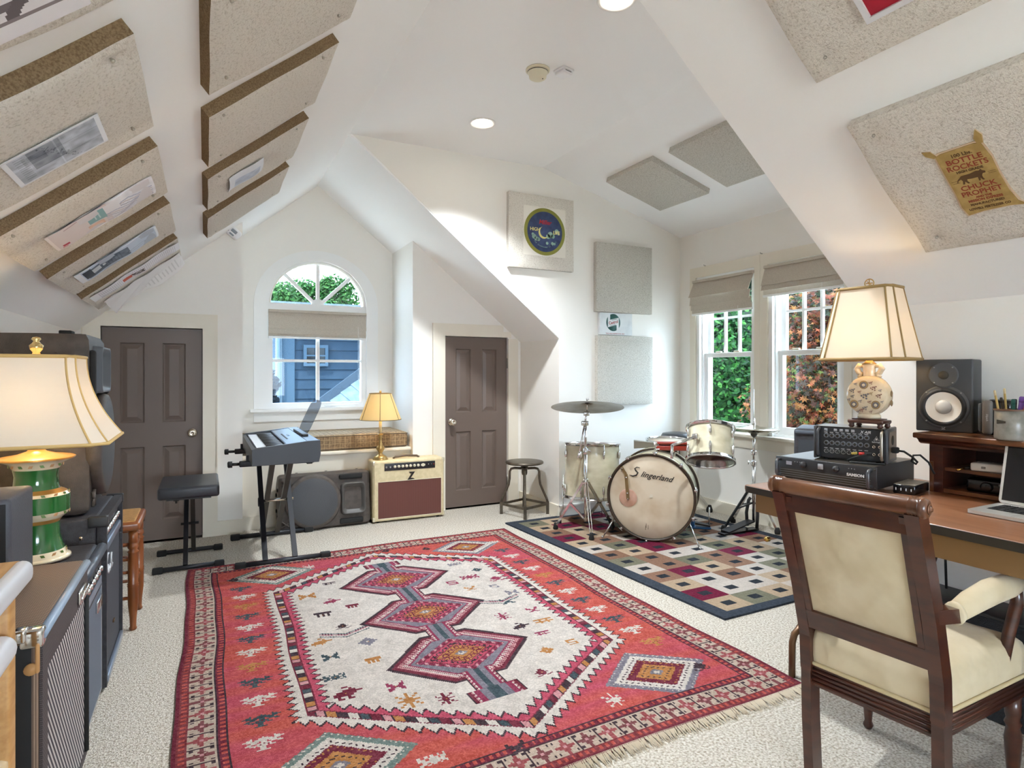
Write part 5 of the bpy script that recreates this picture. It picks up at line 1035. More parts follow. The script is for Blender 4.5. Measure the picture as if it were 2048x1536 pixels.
for y in (hy-.06,-hy+.10):
    for x in (-1,1):
        G().tube([(x*(hx-.28),y,DZ-.03),(x*(hx-.28),y,.24),(x*(hx-.272),y,.20),(x*(hx-.25),y,.178),(x*(hx-.225),y,.165),(x*(hx-.212),y,.135),(x*(hx-.21),y,.0)],.013,10).obj('leg',mat('leg_brown','6b4d33',.35,.4),t)
    G().rod((-hx+.28,y,.30),(hx-.28,y,.30),.010).obj('leg_brace',mat('leg_brown'),t)
G().lathe([(.010,0),(.010,.012),(.006,.02)],10,T(-hx+.03,hy-.10,DZ-.19)@RY(-PI/2)).obj('brace_knob',brass,t)
# armchair --------------------------------------------------------------------
ups=mat('damask','d5c5a6',.75,c2='c8b694',vs=7,lo=.4,hi=.6,bump=2.2,bs=14,sheen=.2)
t=thing('armchair','dark wooden armchair with cream damask upholstery seen from behind','chair',(1.612,1.005,0),math.radians(7)); t.scale=(1,.885,1.035)
# local: x forward(+X), y left(+Y)
WB=.190
def back_pt(y,z):
    lean=-.002 if z<.40 else -.002-.145*((z-.40)/.46)**1.05
    return (lean+(.02*(1-z/.40)*0),y,z)
for s in (-1,1):
    g=G(); P=[(.018,s*(WB-.0),0),(.004,s*WB,.18),(0,s*WB,.32),(-.006,s*WB,.42),(-.05,s*WB,.58),(-.10,s*WB,.72),(-.145,s*WB,.84)]
    for a,b_ in zip(P,P[1:]): g.bar(a,Vector(b_)+(Vector(b_)-Vector(a)).normalized()*.004,.036 if a[2]>.3 else .032,.048,(1,0,0))
    g.obj('rear_leg',mah,t)
    G().bar((-.018,s*(WB-.028),.455),(-.138,s*(WB-.028),.83),.018,.036,(1,0,0)).obj('inner_stile',mah,t)
g=G(); g.lathe([(.0,-.225),(.010,-.225),(.020,-.222),(.024,-.214),(.024,-.205),(.020,-.203),(.024,-.199),(.020,-.195),(.024,-.191),(.020,-.187),(.024,-.183),(.021,-.178),(.0215,0),(.021,.178),(.024,.183),(.020,.187),(.024,.191),(.020,.195),(.024,.199),(.020,.203),(.024,.205),(.024,.214),(.020,.222),(.010,.225),(0,.225)],24,T(-.150,0,.853)@RX(PI/2)); g.obj('crest_rail',mahl,t)
for s in (-1,1): G().lathe([(.010,0),(.013,.002),(.010,.004),(.006,.004),(.005,.008),(0,.008)],16,T(-.150,s*.224,.853)@RX(-s*PI/2)).obj('rosette',mahl,t)
G().bar((-.137,-WB+.018,.812),(-.137,WB-.018,.812),.026,.052,(0,0,1)).obj('top_rail',mah,t); G().bar((-.030,-WB+.018,.475),(-.030,WB-.018,.475),.028,.055,(-.3,0,1)).obj('lower_rail',mah,t)
nb=14; g=G(); vs=[]
for j in range(nb+1):
    f=j/nb; z=.495+(.79-.495)*f; x=-.036-(.098)*f
    for i in range(nb+1):
        q=i/nb*2-1; bul=.010*(1-q*q)*(1-(2*f-1)**2); vs.append((x-bul-.004,q*(WB-.034),z))
for j in range(nb+1):
    f=j/nb; z=.495+(.79-.495)*f; x=-.036-(.098)*f
    for i in range(nb+1): q=i/nb*2-1; vs.append((x+.03+.018*(1-q*q)*(1-(2*f-1)**2),q*(WB-.034),z))
o_=(nb+1)**2; fs=[]
for j in range(nb):
    for i in range(nb):
        a=j*(nb+1)+i; fs.append((a,a+nb+1,a+nb+2,a+1)); fs.append((a+o_,a+1+o_,a+nb+2+o_,a+nb+1+o_))
g.add(vs,fs,None,True); g.obj('back_upholstery',ups,t)
# seat frame wider at the front
F=.43; WF=.245
def quad(z0,z1,i): return [(-.012+i,-WB-.004+i,z0),(F-i,-WF+i,z0),(F-i,WF-i,z0),(-.012+i,WB+.004-i,z0),(-.012+i,-WB-.004+i,z1),(F-i,-WF+i,z1),(F-i,WF-i,z1),(-.012+i,WB+.004-i,z1)]
G().add(quad(.275,.335,0),[(0,3,2,1),(4,5,6,7),(0,1,5,4),(1,2,6,5),(2,3,7,6),(3,0,4,7)]).obj('seat_rail',mah,t)
for z in (.287,.299,.311,.323): g=G(); p=[(-.014,-WB-.003,z),(F+.002,-WF-.002,z),(F+.002,WF+.002,z),(-.014,WB+.003,z)]; g.tube(p,.0042,6,closed=True); g.obj('reeding',mah,t)
bm=bmesh.new(); n=12; pr=[]
def seatpt(u,v,z,inset): 
    x=-.008+inset+(F-.006-2*inset)*u; w_=(WB+(WF-WB)*u)-inset; return (x,(v*2-1)*w_,z)
prof_=[(.335,0),(.36,-.004),(.405,-.004),(.425,.004),(.44,.02),(.452,.06)]
lv=[]
for z,i in prof_:
    ring=[seatpt(k_/n,0,z,i) for k_ in range(n)]+[seatpt(1,k_/n,z,i) for k_ in range(n)]+[seatpt(1-k_/n,1,z,i) for k_ in range(n)]+[seatpt(0,1-k_/n,z,i) for k_ in range(n)]; lv.append([bm.verts.new(p) for p in ring])
for a,b_ in zip(lv,lv[1:]):
    for i in range(len(a)): bm.faces.new((a[i],a[(i+1)%len(a)],b_[(i+1)%len(a)],b_[i]))
c_=bm.verts.new((.21,0,.463)); 
for i in range(len(lv[-1])): bm.faces.new((lv[-1][i],lv[-1][(i+1)%len(lv[-1])],c_))
G().bm(bm,None,True).obj('seat_upholstery',ups,t)
g=G(); q=[seatpt(k_/n,0,.338,-.004) for k_ in range(n)]+[seatpt(1,k_/n,.338,-.004) for k_ in range(n)]+[seatpt(1-k_/n,1,.338,-.004) for k_ in range(n)]+[seatpt(0,1-k_/n,.338,-.004) for k_ in range(n)]; g.tube(q,.006,6,closed=True); g.obj('gimp',mat('gimp','c9b78f',.8),t)
for s in (-1,1):
    G().lathe([(.012,0),(.018,.012),(.012,.024),(.014,.04),(.020,.10),(.024,.16),(.018,.19),(.024,.20),(.018,.212),(.022,.225),(.022,.275)],16,T(F-.025,s*(WF-.025),0)).obj('front_leg',mah,t)
    g=G(); g.bar((-.055,s*WB,.585),(.035,s*(WB+.018),.575),.036,.034,(0,0,1)); g.obj('arm_stub',mah,t)
    g=G(); A=[(.03,s*(WB+.017),.575),(.10,s*(WB+.028),.590),(.20,s*(WB+.042),.602),(.30,s*(WB+.05),.60),(.37,s*(WB+.052),.592)]; g.tube(A,[.024,.030,.033,.032,.022],12); g.obj('arm_pad',ups,t)
    g=G(); g.tube([(.028,s*(WB+.017-.0),.575),(.042,s*(WB+.019),.578)],.028,12); g.obj('arm_binding',ups,t)
    g=G(); g.tube([(.36,s*(WB+.052),.585),(.375,s*(WB+.05),.54),(.34,s*(WB+.04),.46),(.33,s*(WB+.03),.38),(.36,s*(WB+.02),.31)],[.016,.018,.017,.016,.018],10); g.obj('arm_post',mah,t)
# hutch shelf on the table -------------------------------------------------------
HX=2.36; HY0,HY1=.10,1.252
t=thing('desk_hutch','low mahogany hutch with open shelves standing on the table','shelf',(HX,(HY0+HY1)/2,DZ))
hl=(HY1-HY0)/2; hb=2.594-HX
G().box((0,hl-.045,0),(hb,hl,.165)).obj('end_panel',mah,t); G().box((0,-hl,0),(hb,-hl+.045,.165)).obj('end_panel',mah,t); G().box((hb-.012,-hl+.045,0),(hb,hl-.045,.165)).obj('back_panel',mat('hutch_back','2c1710',.6),t)
G().box((.004,-hl+.045,.003),(hb-.012,hl-.045,.017)).obj('bottom_board',mahl,t); G().box((.012,-hl+.045,.080),(hb-.012,hl-.045,.092)).obj('middle_shelf',mahl,t)
G().box((0,-hl,.165),(hb,hl,.178)).obj('frieze',mah,t); Mc=frame((0,-hl-.0,0),(1,0,0),(0,0,1),(0,-1,0))
G().prism([(0,.172),(-.012,.178),(-.018,.186),(-.030,.194),(-.034,.196),(hb,.196),(hb,.172)],-2*hl-.03,.03,Mc).obj('cornice',mah,t)
G().rbox((-.046,-hl-.035,.194),(hb,hl+.035,.214),.005).obj('top_board',mahl,t)
G().box((-.004,hl-.014,.0),(0,hl-.004,.11)).obj('end_bead',mahl,t)
HT=DZ+.214
# things in and on the hutch
def monitor(loc,rz,label):
    r=thing('studio_monitor',label,'speaker',(*loc,),rz); w_,h_,d_=.088,.268,.145
    G().rbox((-w_,0,0),(w_,d_,h_),.006,3).obj('cabinet',mat('monitor_black','3a3b3d',.5,bump=.15,bs=500),r)
    K=T(0,0,.092)@RX(PI/2); G().lathe([(.079,-.001),(.079,.002),(.074,.004),(.070,.004)],48,K,caps=False).obj('woofer_ring',mat('ring_grey','4a4b4d',.4),r); G().lathe([(.071,.003),(.066,.010),(.060,.011),(.055,.006)],48,K,caps=False).obj('surround',mat('surround_rubber','222326',.6),r)
    G().lathe([(.056,.0065),(.040,.003),(.024,.0015)],48,K,caps=False).obj('cone',mat('cone_white','d8d5cf',.4),r); G().lathe([(.026,.0015),(.024,.006),(.014,.010),(0,.012)],32,K).obj('dust_cap',mat('cap_grey','b5b3ae',.4),r)
    K=T(0,0,.210)@RX(PI/2); G().lathe([(.046,-.001),(.046,.006),(.042,.006),(.022,.001),(.015,.0008)],40,K,caps=False).obj('waveguide',mat('ring_grey'),r); G().lathe([(.016,.0005),(.014,.005),(.007,.008),(0,.009)],24,K).obj('tweeter',mat('dark_gap'),r)
    for zc,rr in ((.092,.0745),(.210,.040)):
        for q in range(4): a=PI/4+q*PI/2; G().lathe([(.0028,0),(.0028,.0028),(0,.003)],8,T(rr*math.cos(a),-.004,zc+rr*math.sin(a))@RX(PI/2)).obj('screw',steel,r)
    G().rbox((-.009,-.003,.008),(.009,.0,.028),.002,1).obj('badge',mat('dark_gap'),r); g=G(); K=T(0,-.003,.020)@RX(PI/2); g.lathe([(.0065,0),(.0065,.0008),(.005,.0008),(.005,0)],20,K,caps=False)
    for q in range(3): g.bar((0,-.0032,.020),(.005*math.cos(q*2.094+PI/2),-.0032,.020+.005*math.sin(q*2.094+PI/2)),.0012,.0012,(0,1,0))
    g.box((-.006,-.0036,.0095),(.006,-.003,.0115)); g.obj('emblem',mat('emblem_white','d5d5d5',.4),r); return r
def face(nx,ny): return math.atan2(nx,-ny)   # yaw that turns local -y to (nx,ny)
monitor((2.425,1.238,HT),face(-.966,-.26),'black studio monitor with a white cone on the hutch')
t=thing('desktop_speaker','small glossy black speaker with a grey front band beside the studio monitor','speaker',(2.445,1.085,HT),face(-.95,-.31))
G().rbox((-.028,.0,0),(.05,.12,.125),.018,4).obj('body',mat('gloss_black'),t); G().rbox((-.036,-.010,.002),(-.006,.03,.122),.010,3).obj('front_band',mat('band_grey','77716c',.45),t); G().rbox((-.048,.0,.012),(-.034,.05,.112),.006,2).obj('side_plate',mat('smoke_plate','4b4d50',.2),t); text('klipsch',.009,mat('emblem_white'),t,frame((-.021,-.0105,.062),(0,0,-1),(1,0,0),(0,-1,0)))
t=thing('pencil_mug','speckled grey pottery mug of pens on the hutch','mug',(2.345,.995,HT))
G().lathe([(.0,.0),(.044,0),(.046,.006),(.045,.05),(.044,.098),(.041,.098),(.042,.05),(.040,.008),(0,.006)],32).obj('cup',mat('pottery','8f8a80',.35,c2='77736a',vs=30,coat=.2),t); G().lathe([(.046,.095),(.047,.1),(.043,.101)],32,caps=False).obj('rim',mat('rim_brown','6b4a34',.4),t); G().prism([(-.006,-.012),(.008,-.012),(.004,.016),(-.002,.016)],.0455,.0465,T(0,0,.06)@RZ(2.9)@RY(PI/2)).obj('motif',mat('dark_gap'),t)
for i,(dx,dy,c,L_,r_) in enumerate([(-.02,.022,'b79a5a',.155,.0035),(.0,.012,'a58a50',.16,.0035),(.012,.024,'3a3126',.13,.004),(.005,-.002,'2f6f63',.125,.006),(.0,-.020,'7a52b0',.135,.0085),(-.008,-.033,'c9475a',.14,.007),(.01,-.036,'b0a04a',.12,.006),(.02,.0,'202020',.125,.005)]):
    r=thing('pen',['yellow pencil leaning furthest left in the pottery mug','tan pencil upright in the pottery mug','dark brown pen in the pottery mug','green marker in the pottery mug','purple marker in the pottery mug','red pencil at the right of the mug','olive pen low at the right of the mug','black pen at the back of the mug'][i],'pen',M=T(2.345+dx*.7,.995+dy*.7,HT+.008)@RY(dx*4)@RX(-dy*6),group='pens in the pottery mug')
    G().cyl(r_,0,L_-.018,8).obj('barrel',mat('pen_'+c,c,.4),r); G().lathe([(r_*1.08,L_-.018),(r_*1.08,L_-.003),(r_*.7,L_)],8).obj('cap',mat('pen_cap_'+c,'c9b78f' if i<2 else c,.4),r)
t=thing('power_adapter','white box-shaped power adapter on the hutch shelf','adapter',(2.392,1.085,DZ+.092),.12); G().rbox((-.014,-.05,0),(.05,.045,.028),.006,3).obj('body',mat('adapter_white','dedbd4',.35),t); G().rbox((-.016,.0,.010),(-.013,.012,.018),.001,1).obj('socket',mat('grey_socket','8d8a84',.5),t)
def coil(name,label,c,R_,nl,m,r_,seed,M):
    rr=random.Random(seed); pts=[]
    for q in range(nl*14): a=2*PI*q/14; f=1+.12*math.sin(a*.37+seed); pts.append((R_*.55*f*math.cos(a)+rr.uniform(-.002,.002),R_*f*math.sin(a)+rr.uniform(-.003,.003),r_+.003*(q/14)+.006*(1+math.sin(a*1.3+seed))))
    t=thing(name,label,'cable',M=M); G().tube(pts,r_,6).obj('cord',m,t); return t
t=coil('coiled_cable','bundle of black cable on the hutch shelf',0,.055,5,rub,.0028,2,T(2.405,.965,DZ+.093)); G().rbox((-.034,-.012,0),(-.020,.012,.028),.004).obj('cable_tie',mat('tie_tan','b59a70',.6),t)
coil('coiled_cable','loop of pale cable on the hutch shelf beside the adapter',0,.04,3,mat('cable_white','cfc6b4',.5),.0024,5,T(2.392,.985,DZ+.0925))
t=thing('audio_plug','black cable with a gold plug lying across the hutch shelf','cable',(2.375,1.145,DZ+.100)); G().tube([(.06,-.03,.006),(.02,-.01,.0),(0,0,-.002)],.005,8).obj('cord',rub,t); G().rod((0,0,-.002),(-.025,.012,-.010),.0032,8).obj('plug_tip',brass,t)
t=thing('black_camera','dark camera-like gadget in the lower hutch bay','camera',(2.42,1.09,DZ+.0175),.2); G().rbox((-.03,-.06,0),(.04,.06,.045),.008,3).obj('body',mat('gloss_black'),t); G().lathe([(.016,0),(.018,.012),(.012,.014)],16,T(-.03,.0,.022)@RY(-PI/2)).obj('lens',mat('gloss_black'),t); G().rod((-.03,-.035,.03),(-.032,-.035,.034),.004,8).obj('dial',steel,t)
t=thing('glue_bottle','small bottle with a blue label lying in the lower hutch bay','bottle',M=T(2.395,.985,DZ+.034)@RZ(.35)@RX(PI/2)); G().lathe([(0,-.04),(.016,-.04),(.017,-.036),(.017,.03),(.010,.040)],20).obj('bottle_body',mat('bottle_white','d5d2ca',.4),t); G().lathe([(.0174,-.028),(.0174,.014)],20,caps=False).obj('label_wrap',mat('label_blue','1f5fb0',.4),t); G().lathe([(.010,.040),(.010,.055),(0,.056)],14).obj('cap',mat('cap_tan','b59a80',.4),t)
t=thing('remote_fob','grey key fob in the lower hutch bay','remote',(2.366,1.005,DZ+.017),.4); G().rbox((-.008,-.02,0),(.004,.02,.026),.008,3).obj('shell',mat('fob','8f9aa6',.35),t); G().rbox((-.010,-.008,.006),(-.007,.010,.018),.002,1).obj('button_pad',mat('dark_gap'),t)
# laptop
t=thing('laptop','silver open laptop at the right frame edge','laptop',(2.192,.855,DZ+.002)); alu=mat('laptop_alu','d2d0cb',.35,.6)
Ml=RZ(face(-1,0)); G().prism(rrect(-.15,-.10,.15,.10,.012),0,.010,Ml).obj('base',alu,t,auto=.5); G().box((-.125,-.035,.010),(.125,.07,.0106),Ml).obj('keyboard_well',mat('dark_gap'),t); G().box((-.04,-.09,.010),(.04,-.042,.0104),Ml).obj('trackpad',mat('pad_alu','bdbbb6',.4,.4),t)
for i in range(12):
    for j in range(5): G().box((-.122+i*.0205,-.032+j*.0205,.0106),(-.122+i*.0205+.017,-.032+j*.0205+.017,.0125),Ml).obj('key',mat('key_black','1d1d1f',.5),t)
Mlid=Ml@T(0,.098,.010)@RX(math.radians(76)); G().prism(rrect(-.15,0,.15,.20,.012),0,.006,Mlid).obj('lid',alu,t,auto=.5); G().box((-.142,.010,.006),(.142,.19,.0064),Mlid).obj('screen',mat('screen_dark','101216',.1),t)
# rack amplifier
fwd=Vector((-.985,-.15)).normalized(); yaw=face(fwd.x,fwd.y); rm=mat('rack_black','2c2c2e',.42,.2); rt=mat('rack_top','5a544c',.35,.5)
t=thing('power_amplifier','black two-unit rack power amplifier with grab handles','amplifier',(2.097,1.488,DZ),yaw)
hw2=.190; G().box((-hw2+.012,.004,.012),(hw2-.012,.345,.094)).obj('chassis',rm,t); G().box((-hw2+.012,.004,.094),(hw2-.012,.345,.0955)).obj('top_cover',rt,t)
G().rbox((-hw2,-.004,.012),(hw2,.004,.095),.002,1).obj('faceplate',rm,t)
for q in range(4): G().box((-hw2+.02,-.0065,.020+q*.0085),(hw2-.02,-.004,.0225+q*.0085)).obj('vent_rib',mat('rib_grey','6a6a6a',.4,.4),t)
G().box((-hw2+.02,-.0048,.018),(hw2-.02,-.0038,.052)).obj('vent_recess',mat('dark_gap'),t)
for x in (-.075,.05): G().lathe([(.0125,0),(.0125,.006),(.009,.016),(0,.017)],20,T(x,-.004,.073)@RX(PI/2)).obj('knob',blkp,t)
G().rbox((-.018,-.008,.064),(.002,-.004,.084),.001,1).obj('power_switch',mat('switch_grey','8d8d90',.4),t); G().box((-.145,-.0055,.066),(-.122,-.004,.080)).obj('model_plate',mat('plate_grey','8b8f9a',.4),t)
for x in (-.11,-.10,-.09,.095,.105,.115): G().lathe([(.002,0),(.002,.001)],8,T(x,-.004,.080)@RX(PI/2)).obj('led',mat('led_grey','77777a',.4),t)
text('SAMSON',.014,mat('emblem_white'),t,frame((.118,-.0045,.058),(1,0,0),(0,0,1),(0,-1,0)),bold=.0006,sx=1.1)
for s in (-1,1): g=G(); x=s*(hw2-.018); g.tube([(x,-.004,.024),(x,-.024,.024),(x,-.030,.032),(x,-.030,.076),(x,-.024,.084),(x,-.004,.084)],.006,8); g.obj('grab_handle',mat('handle_grey','55565a',.35,.5),t)
for x in (-.15,.15):
    for y in (.03,.27): G().cyl(.012,0,.012,10,T(x,y,0)).obj('foot',rub,t)
for x in (-hw2+.006,hw2-.006):
    for z in (.02,.087): G().lathe([(.003,0),(.003,.0015)],8,T(x,-.004,z)@RX(PI/2)).obj('rack_hole',mat('dark_gap'),t)
# digital mixer
fwd=Vector((-.943,-.333)); yaw=face(fwd.x,fwd.y); ZM=DZ+.0955
t=thing('stage_mixer','black stage mixer box with rows of input sockets on the rack amplifier','mixer',(2.179,1.436,ZM),yaw)
mw=.120; G().rbox((-mw,.0,.006),(mw,.135,.128),.005,2).obj('chassis',rm,t); G().box((-mw+.012,-.001,.012),(mw-.012,.0005,.123)).obj('front_panel',mat('panel_dark','26282b',.4),t)
for s in (-1,1):
    G().rbox((s*mw-.006,-.012,.004),(s*mw+.006,.138,.131),.004,2).obj('side_cheek',mat('cheek','3a3c40',.4),t); g=G(); x=s*(mw-.012); g.tube([(x,.0,.012),(x,-.018,.020),(x,-.020,.035),(x,-.020,.100),(x,-.018,.114),(x,.0,.122)],.0055,8); g.obj('carry_handle',mat('handle_steel','a59c8e',.3,.8) if s>0 else mat('cheek'),t)
G().box((mw+.006,.012,.018),(mw+.007,.125,.118)).obj('side_window',mat('side_brown','5d4c3b',.4),t); G().box((-mw,.0,.128),(mw,.136,.1295)).obj('top_cover',mat('mixer_top','6d6558',.35,.4),t)
for j,z in enumerate((.094,.066)):
    for i in range(8): G().lathe([(.0088,0),(.0088,.004),(.0055,.005),(.0045,.001)],16,T(-.082+i*.0198,-.001,z)@RX(PI/2)).obj('combo_socket',mat('socket','5d6066',.3),t); G().lathe([(.0052,.0045),(.0,.0046)],12,T(-.082+i*.0198,-.001,z)@RX(PI/2)).obj('socket_hole',mat('dark_gap'),t)
    
for i in range(6): g=G(); K=T(-.082+i*.0198,-.001,.034)@RX(PI/2); g.lathe([(.0082,0),(.0082,.003),(.0068,.003),(.0066,0)],16,K,caps=False); [g.lathe([(.0012,0),(.0012,.0025),(0,.0025)],6,K@T(.0035*math.cos(b_),.0035*math.sin(b_),0)) for b_ in (.5,2.6,4.7)]; g.obj('output_socket',steel,t)
for x,z in ((.080,.062),(.099,.062),(.080,.034),(.099,.034)): G().lathe([(.0055,0),(.0055,.004),(.003,.0045),(.003,0)],14,T(x,-.001,z)@RX(PI/2),caps=False).obj('jack',nickel,t)
for i,x in enumerate((-.084,-.05,-.03,-.01,.01)): G().rbox((x-.006,-.003,.111),(x+.006,-.001,.121),.001,1).obj('port',mat('port_grey','8d9094',.4),t)
text('X AIR',.014,mat('emblem_white'),t,frame((.052,-.002,.114),(1,0,0),(0,0,1),(0,-1,0)),shear=.3); text('behringer',.0075,mat('emblem_white'),t,frame((.088,-.002,.080),(1,0,0),(0,0,1),(0,-1,0)))
g=G(); P_3=[(.079,.086),(.097,.086),(.088,.101)]; g.tube([(x,-.002,z) for x,z in P_3],.0008,5,closed=True); g.lathe([(.0035,0),(.0035,.0006)],12,T(.088,-.0016,.091)@RX(PI/2)); g.obj('triangle_logo',mat('emblem_white'),t)
g=G(); [g.box((-.09+i*.0198,-.0016,z),(-.078+i*.0198,-.001,z+.0015)) for i in range(8) for z in (.045,.1055)]; g.obj('panel_print',mat('emblem_white'),t)
for x in (-.09,.09):
    for y in (.02,.10): G().cyl(.008,0,.006,8,T(x,y,0)).obj('foot',rub,t)
G().rbox((mw+.006,.035,.04),(mw+.03,.06,.062),.005,2).obj('mains_plug',rub,t); G().lathe([(.018,0),(.018,.0012)],20,T(mw+.0072,.062,.085)@RY(PI/2)).obj('fan_vent',mat('dark_gap'),t)
# cables
pM=Vector((2.179,1.436,ZM)); cx3=RZ(yaw)
def wl(p): return pM+(cx3@Vector(p))
t=thing('mains_cable','black mains cord looping from the mixer to the table','cable',(0,0,0)); P=[wl((.142,.048,.050)),wl((.165,.05,.048)),wl((.19,.055,.03)),wl((.205,.06,.012)),wl((.20,.065,-.002+.006)),wl((.185,.07,.012)),wl((.19,.075,.034)),wl((.21,.08,.036)),wl((.235,.09,.01)),wl((.25,.10,-.03))]; G().tube(P,.0038,8).obj('cord',rub,t)
t=thing('patch_cable','black patch cable with red and yellow plugs across the mixer front','cable',(0,0,0)); G().tube([wl((.06,-.02,.034)),wl((.03,-.032,.024)),wl((.0,-.036,.008)),wl((.01,-.04,.004)),wl((.05,-.04,.004)),wl((.09,-.035,.004)),wl((.12,-.02,.004))],.004,8).obj('cord',rub,t); G().rod(wl((.036,-.026,.035)),wl((.052,-.020,.036)),.006,10).obj('red_plug',mat('plug_red','b5241c',.4),t); G().rod(wl((.012,-.030,.034)),wl((.030,-.026,.037)),.0045,10).obj('yellow_plug',mat('plug_yellow','a8903c',.4),t); G().rod(wl((.052,-.020,.036)),wl((.072,-.004,.035)),.006,10).obj('jack_body',rub,t)
# little black box on the table
t=thing('usb_hub','flat black hub box with small front marks on the table','electronics',(2.283,1.272,DZ),face(-.98,-.2)); G().rbox((-.035,-.075,0),(.035,.07,.034),.004,2).obj('case',mat('gloss_black'),t); G().box((-.033,-.073,.034),(.033,.068,.0346)).obj('top_plate',mat('hub_top','6f6456',.4,c2='57503f',vs=40),t)
for q in range(4): G().box((-.026+q*.016,-.0758,.013),(-.0235+q*.016,-.0748,.022)).obj('mark',mat('emblem_white'),t)
# chinese moon-flask lamp
nf=Vector((-.985,-.17)); yaw=face(nf.x,nf.y)
t=thing('moon_flask_lamp','porcelain moon-flask lamp with a panelled cream shade, lit, on the mixer','lamp',(2.243,1.402,ZM+.1295),yaw)
rose=mat('rosewood','4a2a20',.35,coat=.3); por=mat('porcelain','d9c9ad',.2,c2='cfbd9e',vs=30,coat=.5); ink=mat('ink_blue','6a6870',.3); gilt=mat('gilt_print','9a8058',.3); redp=mat('ink_rust','82574c',.3)
G().rbox((-.062,-.042,.017),(.062,.042,.030),.004,2).obj('stand_top',rose,t); G().rbox((-.05,-.034,.030),(.05,.034,.035),.002,1).obj('stand_step',rose,t)
for sx in (-1,1):
    for sy in (-1,1): G().lathe([(.006,0),(.011,.006),(.008,.012),(.012,.018)],10,T(sx*.05,sy*.032,0)).obj('stand_foot',rose,t)
G().lathe([(.030,.035),(.040,.036),(.040,.046),(.036,.052)],28,None,sy=.75).obj('foot_ring',por,t)
fl=G(); fl.lathe([(.0,-.034),(.045,-.034),(.062,-.031),(.072,-.024),(.076,-.012),(.077,0),(.076,.012),(.072,.024),(.062,.031),(.045,.034),(0,.034)],44,T(0,0,.122)@RX(PI/2)); fl.obj('flask_body',por,t,auto=.6)
G().lathe([(.024,.188),(.021,.20),(.021,.225),(.026,.238),(.022,.242),(.012,.244)],24,None,sy=.85).obj('neck',por,t)
for s in (-1,1): G().tube([(s*.018,0,.232),(s*.036,0,.236),(s*.044,0,.222),(s*.036,0,.207),(s*.026,0,.203),(s*.030,0,.196),(s*.042,0,.192)],[.007,.010,.011,.010,.008,.008,.004],8).obj('handle',por,t)
def medal(x,z,r_,m,nm,y=-.0345):
    g=G(); g.lathe([(r_,0),(r_*.9,.0008),(0,.001)],16,T(x,y,z)@RX(PI/2)); g.obj(nm,m,t)
for x,z in ((-.006,.162),(-.040,.088),(.036,.088)): medal(x,z,.016,gilt,'roundel'); medal(x,z,.011,ink,'roundel_inner',-.0352); medal(x,z-.001,.006,por,'roundel_centre',-.0358)
for x,z,r_,m in ((-.045,.14,.010,ink),(.030,.150,.011,redp),(.0,.120,.014,ink),(.048,.122,.010,redp),(-.045,.118,.007,ink),(.0,.075,.009,ink),(-.012,.066,.008,redp),(.02,.13,.007,gilt),(-.02,.135,.006,redp),(-.058,.105,.006,ink),(.058,.10,.006,ink),(.02,.170,.007,redp),(-.034,.165,.006,ink),(.015,.098,.007,redp),(-.018,.10,.007,ink),(.052,.142,.006,ink),(-.025,.06,.006,ink),(.02,.062,.006,redp)):
    g=G(); [g.lathe([(r_*.26,0),(r_*.2,.0007),(0,.0008)],7,T(x+r_*(.25+.12*i_)*math.cos(b_),-.0345,z+r_*(.25+.12*i_)*math.sin(b_))@RX(PI/2)) for i_,b_ in enumerate((0,1.3,2.5,3.8,5.1,.7,3.1))]; g.obj('flower_print',m,t)
for z,a in ((.13,0),(.095,.5)): g=G(); g.lathe([(.012,0),(.010,.001),(0,.0012)],12,T(.0765,.0,z)@RY(PI/2)); g.obj('side_roundel',gilt,t)
G().lathe([(.026,.240),(.012,.252),(.008,.262),(.006,.275)],20).obj('neck_cap',mat('old_brass'),t)
dsh=mat_shade('linen_shade','e2d4c0',.10); tb=mat('shade_braid','9c8050',.7)
bell(.150,.108,.098,.064,.258,.525,1.05,'shade',t,dsh,tb,.30,8)
g=G(); g.rod((0,0,.27),(0,0,.53),.003); g.rod((-.09,0,.522),(.09,0,.522),.002,5); g.rod((0,-.06,.522),(0,.06,.522),.002,5); g.obj('harp',brass,t)
g=G(); g.tube([(.016*math.cos(a*PI/10),0,.547+.016*math.sin(a*PI/10)) for a in range(20)],.0022,6,closed=True); g.rod((-.012,0,.547),(.012,0,.547),.002,5); g.rod((0,0,.528),(0,0,.562),.002,5); g.rod((-.008,0,.555),(.008,0,.539),.0016,5); g.obj('finial',mat('old_brass'),t)
lamp_bulb(t,.36,2.5,(1,.82,.60),.022)
# cabinet behind the table end and under it
t=thing('speaker_cabinet','black speaker cabinet with a rounded top below the near window','speaker',(3.17,2.12,.011),face(-.86,-.51)); G().rbox((-.26,.0,.012),(.26,.30,.865),.022,4).obj('cabinet',blk,t); G().box((-.235,-.004,.05),(.235,.0,.80)).obj('grille_cloth',stripes('cab_grille','4d555f','33383f',190,(.7,0,.7),(.7,0,-.7),.5,.6),t); g=G(); g.tube([(-.25,-.002,.842),(.25,-.002,.842)],.012,8); g.obj('front_roll',mat('tolex_sheen'),t)
for x in (-.2,.2):
    for y in (.04,.26): G().cyl(.016,0,.014,10,T(x,y,0)).obj('foot',rub,t)
t=thing('low_cabinet','low dark carpeted cabinet under the work table','cabinet',(2.48,.85,0)); G().rbox((-.075,-.62,.0),(.10,.62,.36),.008,2).obj('body',mat('carpet_black','2b2d31',.95,bump=1.5,bs=260),t); G().rbox((-.080,-.62,.352),(.10,.62,.366),.004,1).obj('lid',blkp,t); G().rbox((-.07,.26,.366),(-.035,.30,.392),.004,1).obj('socket_box',rub,t)
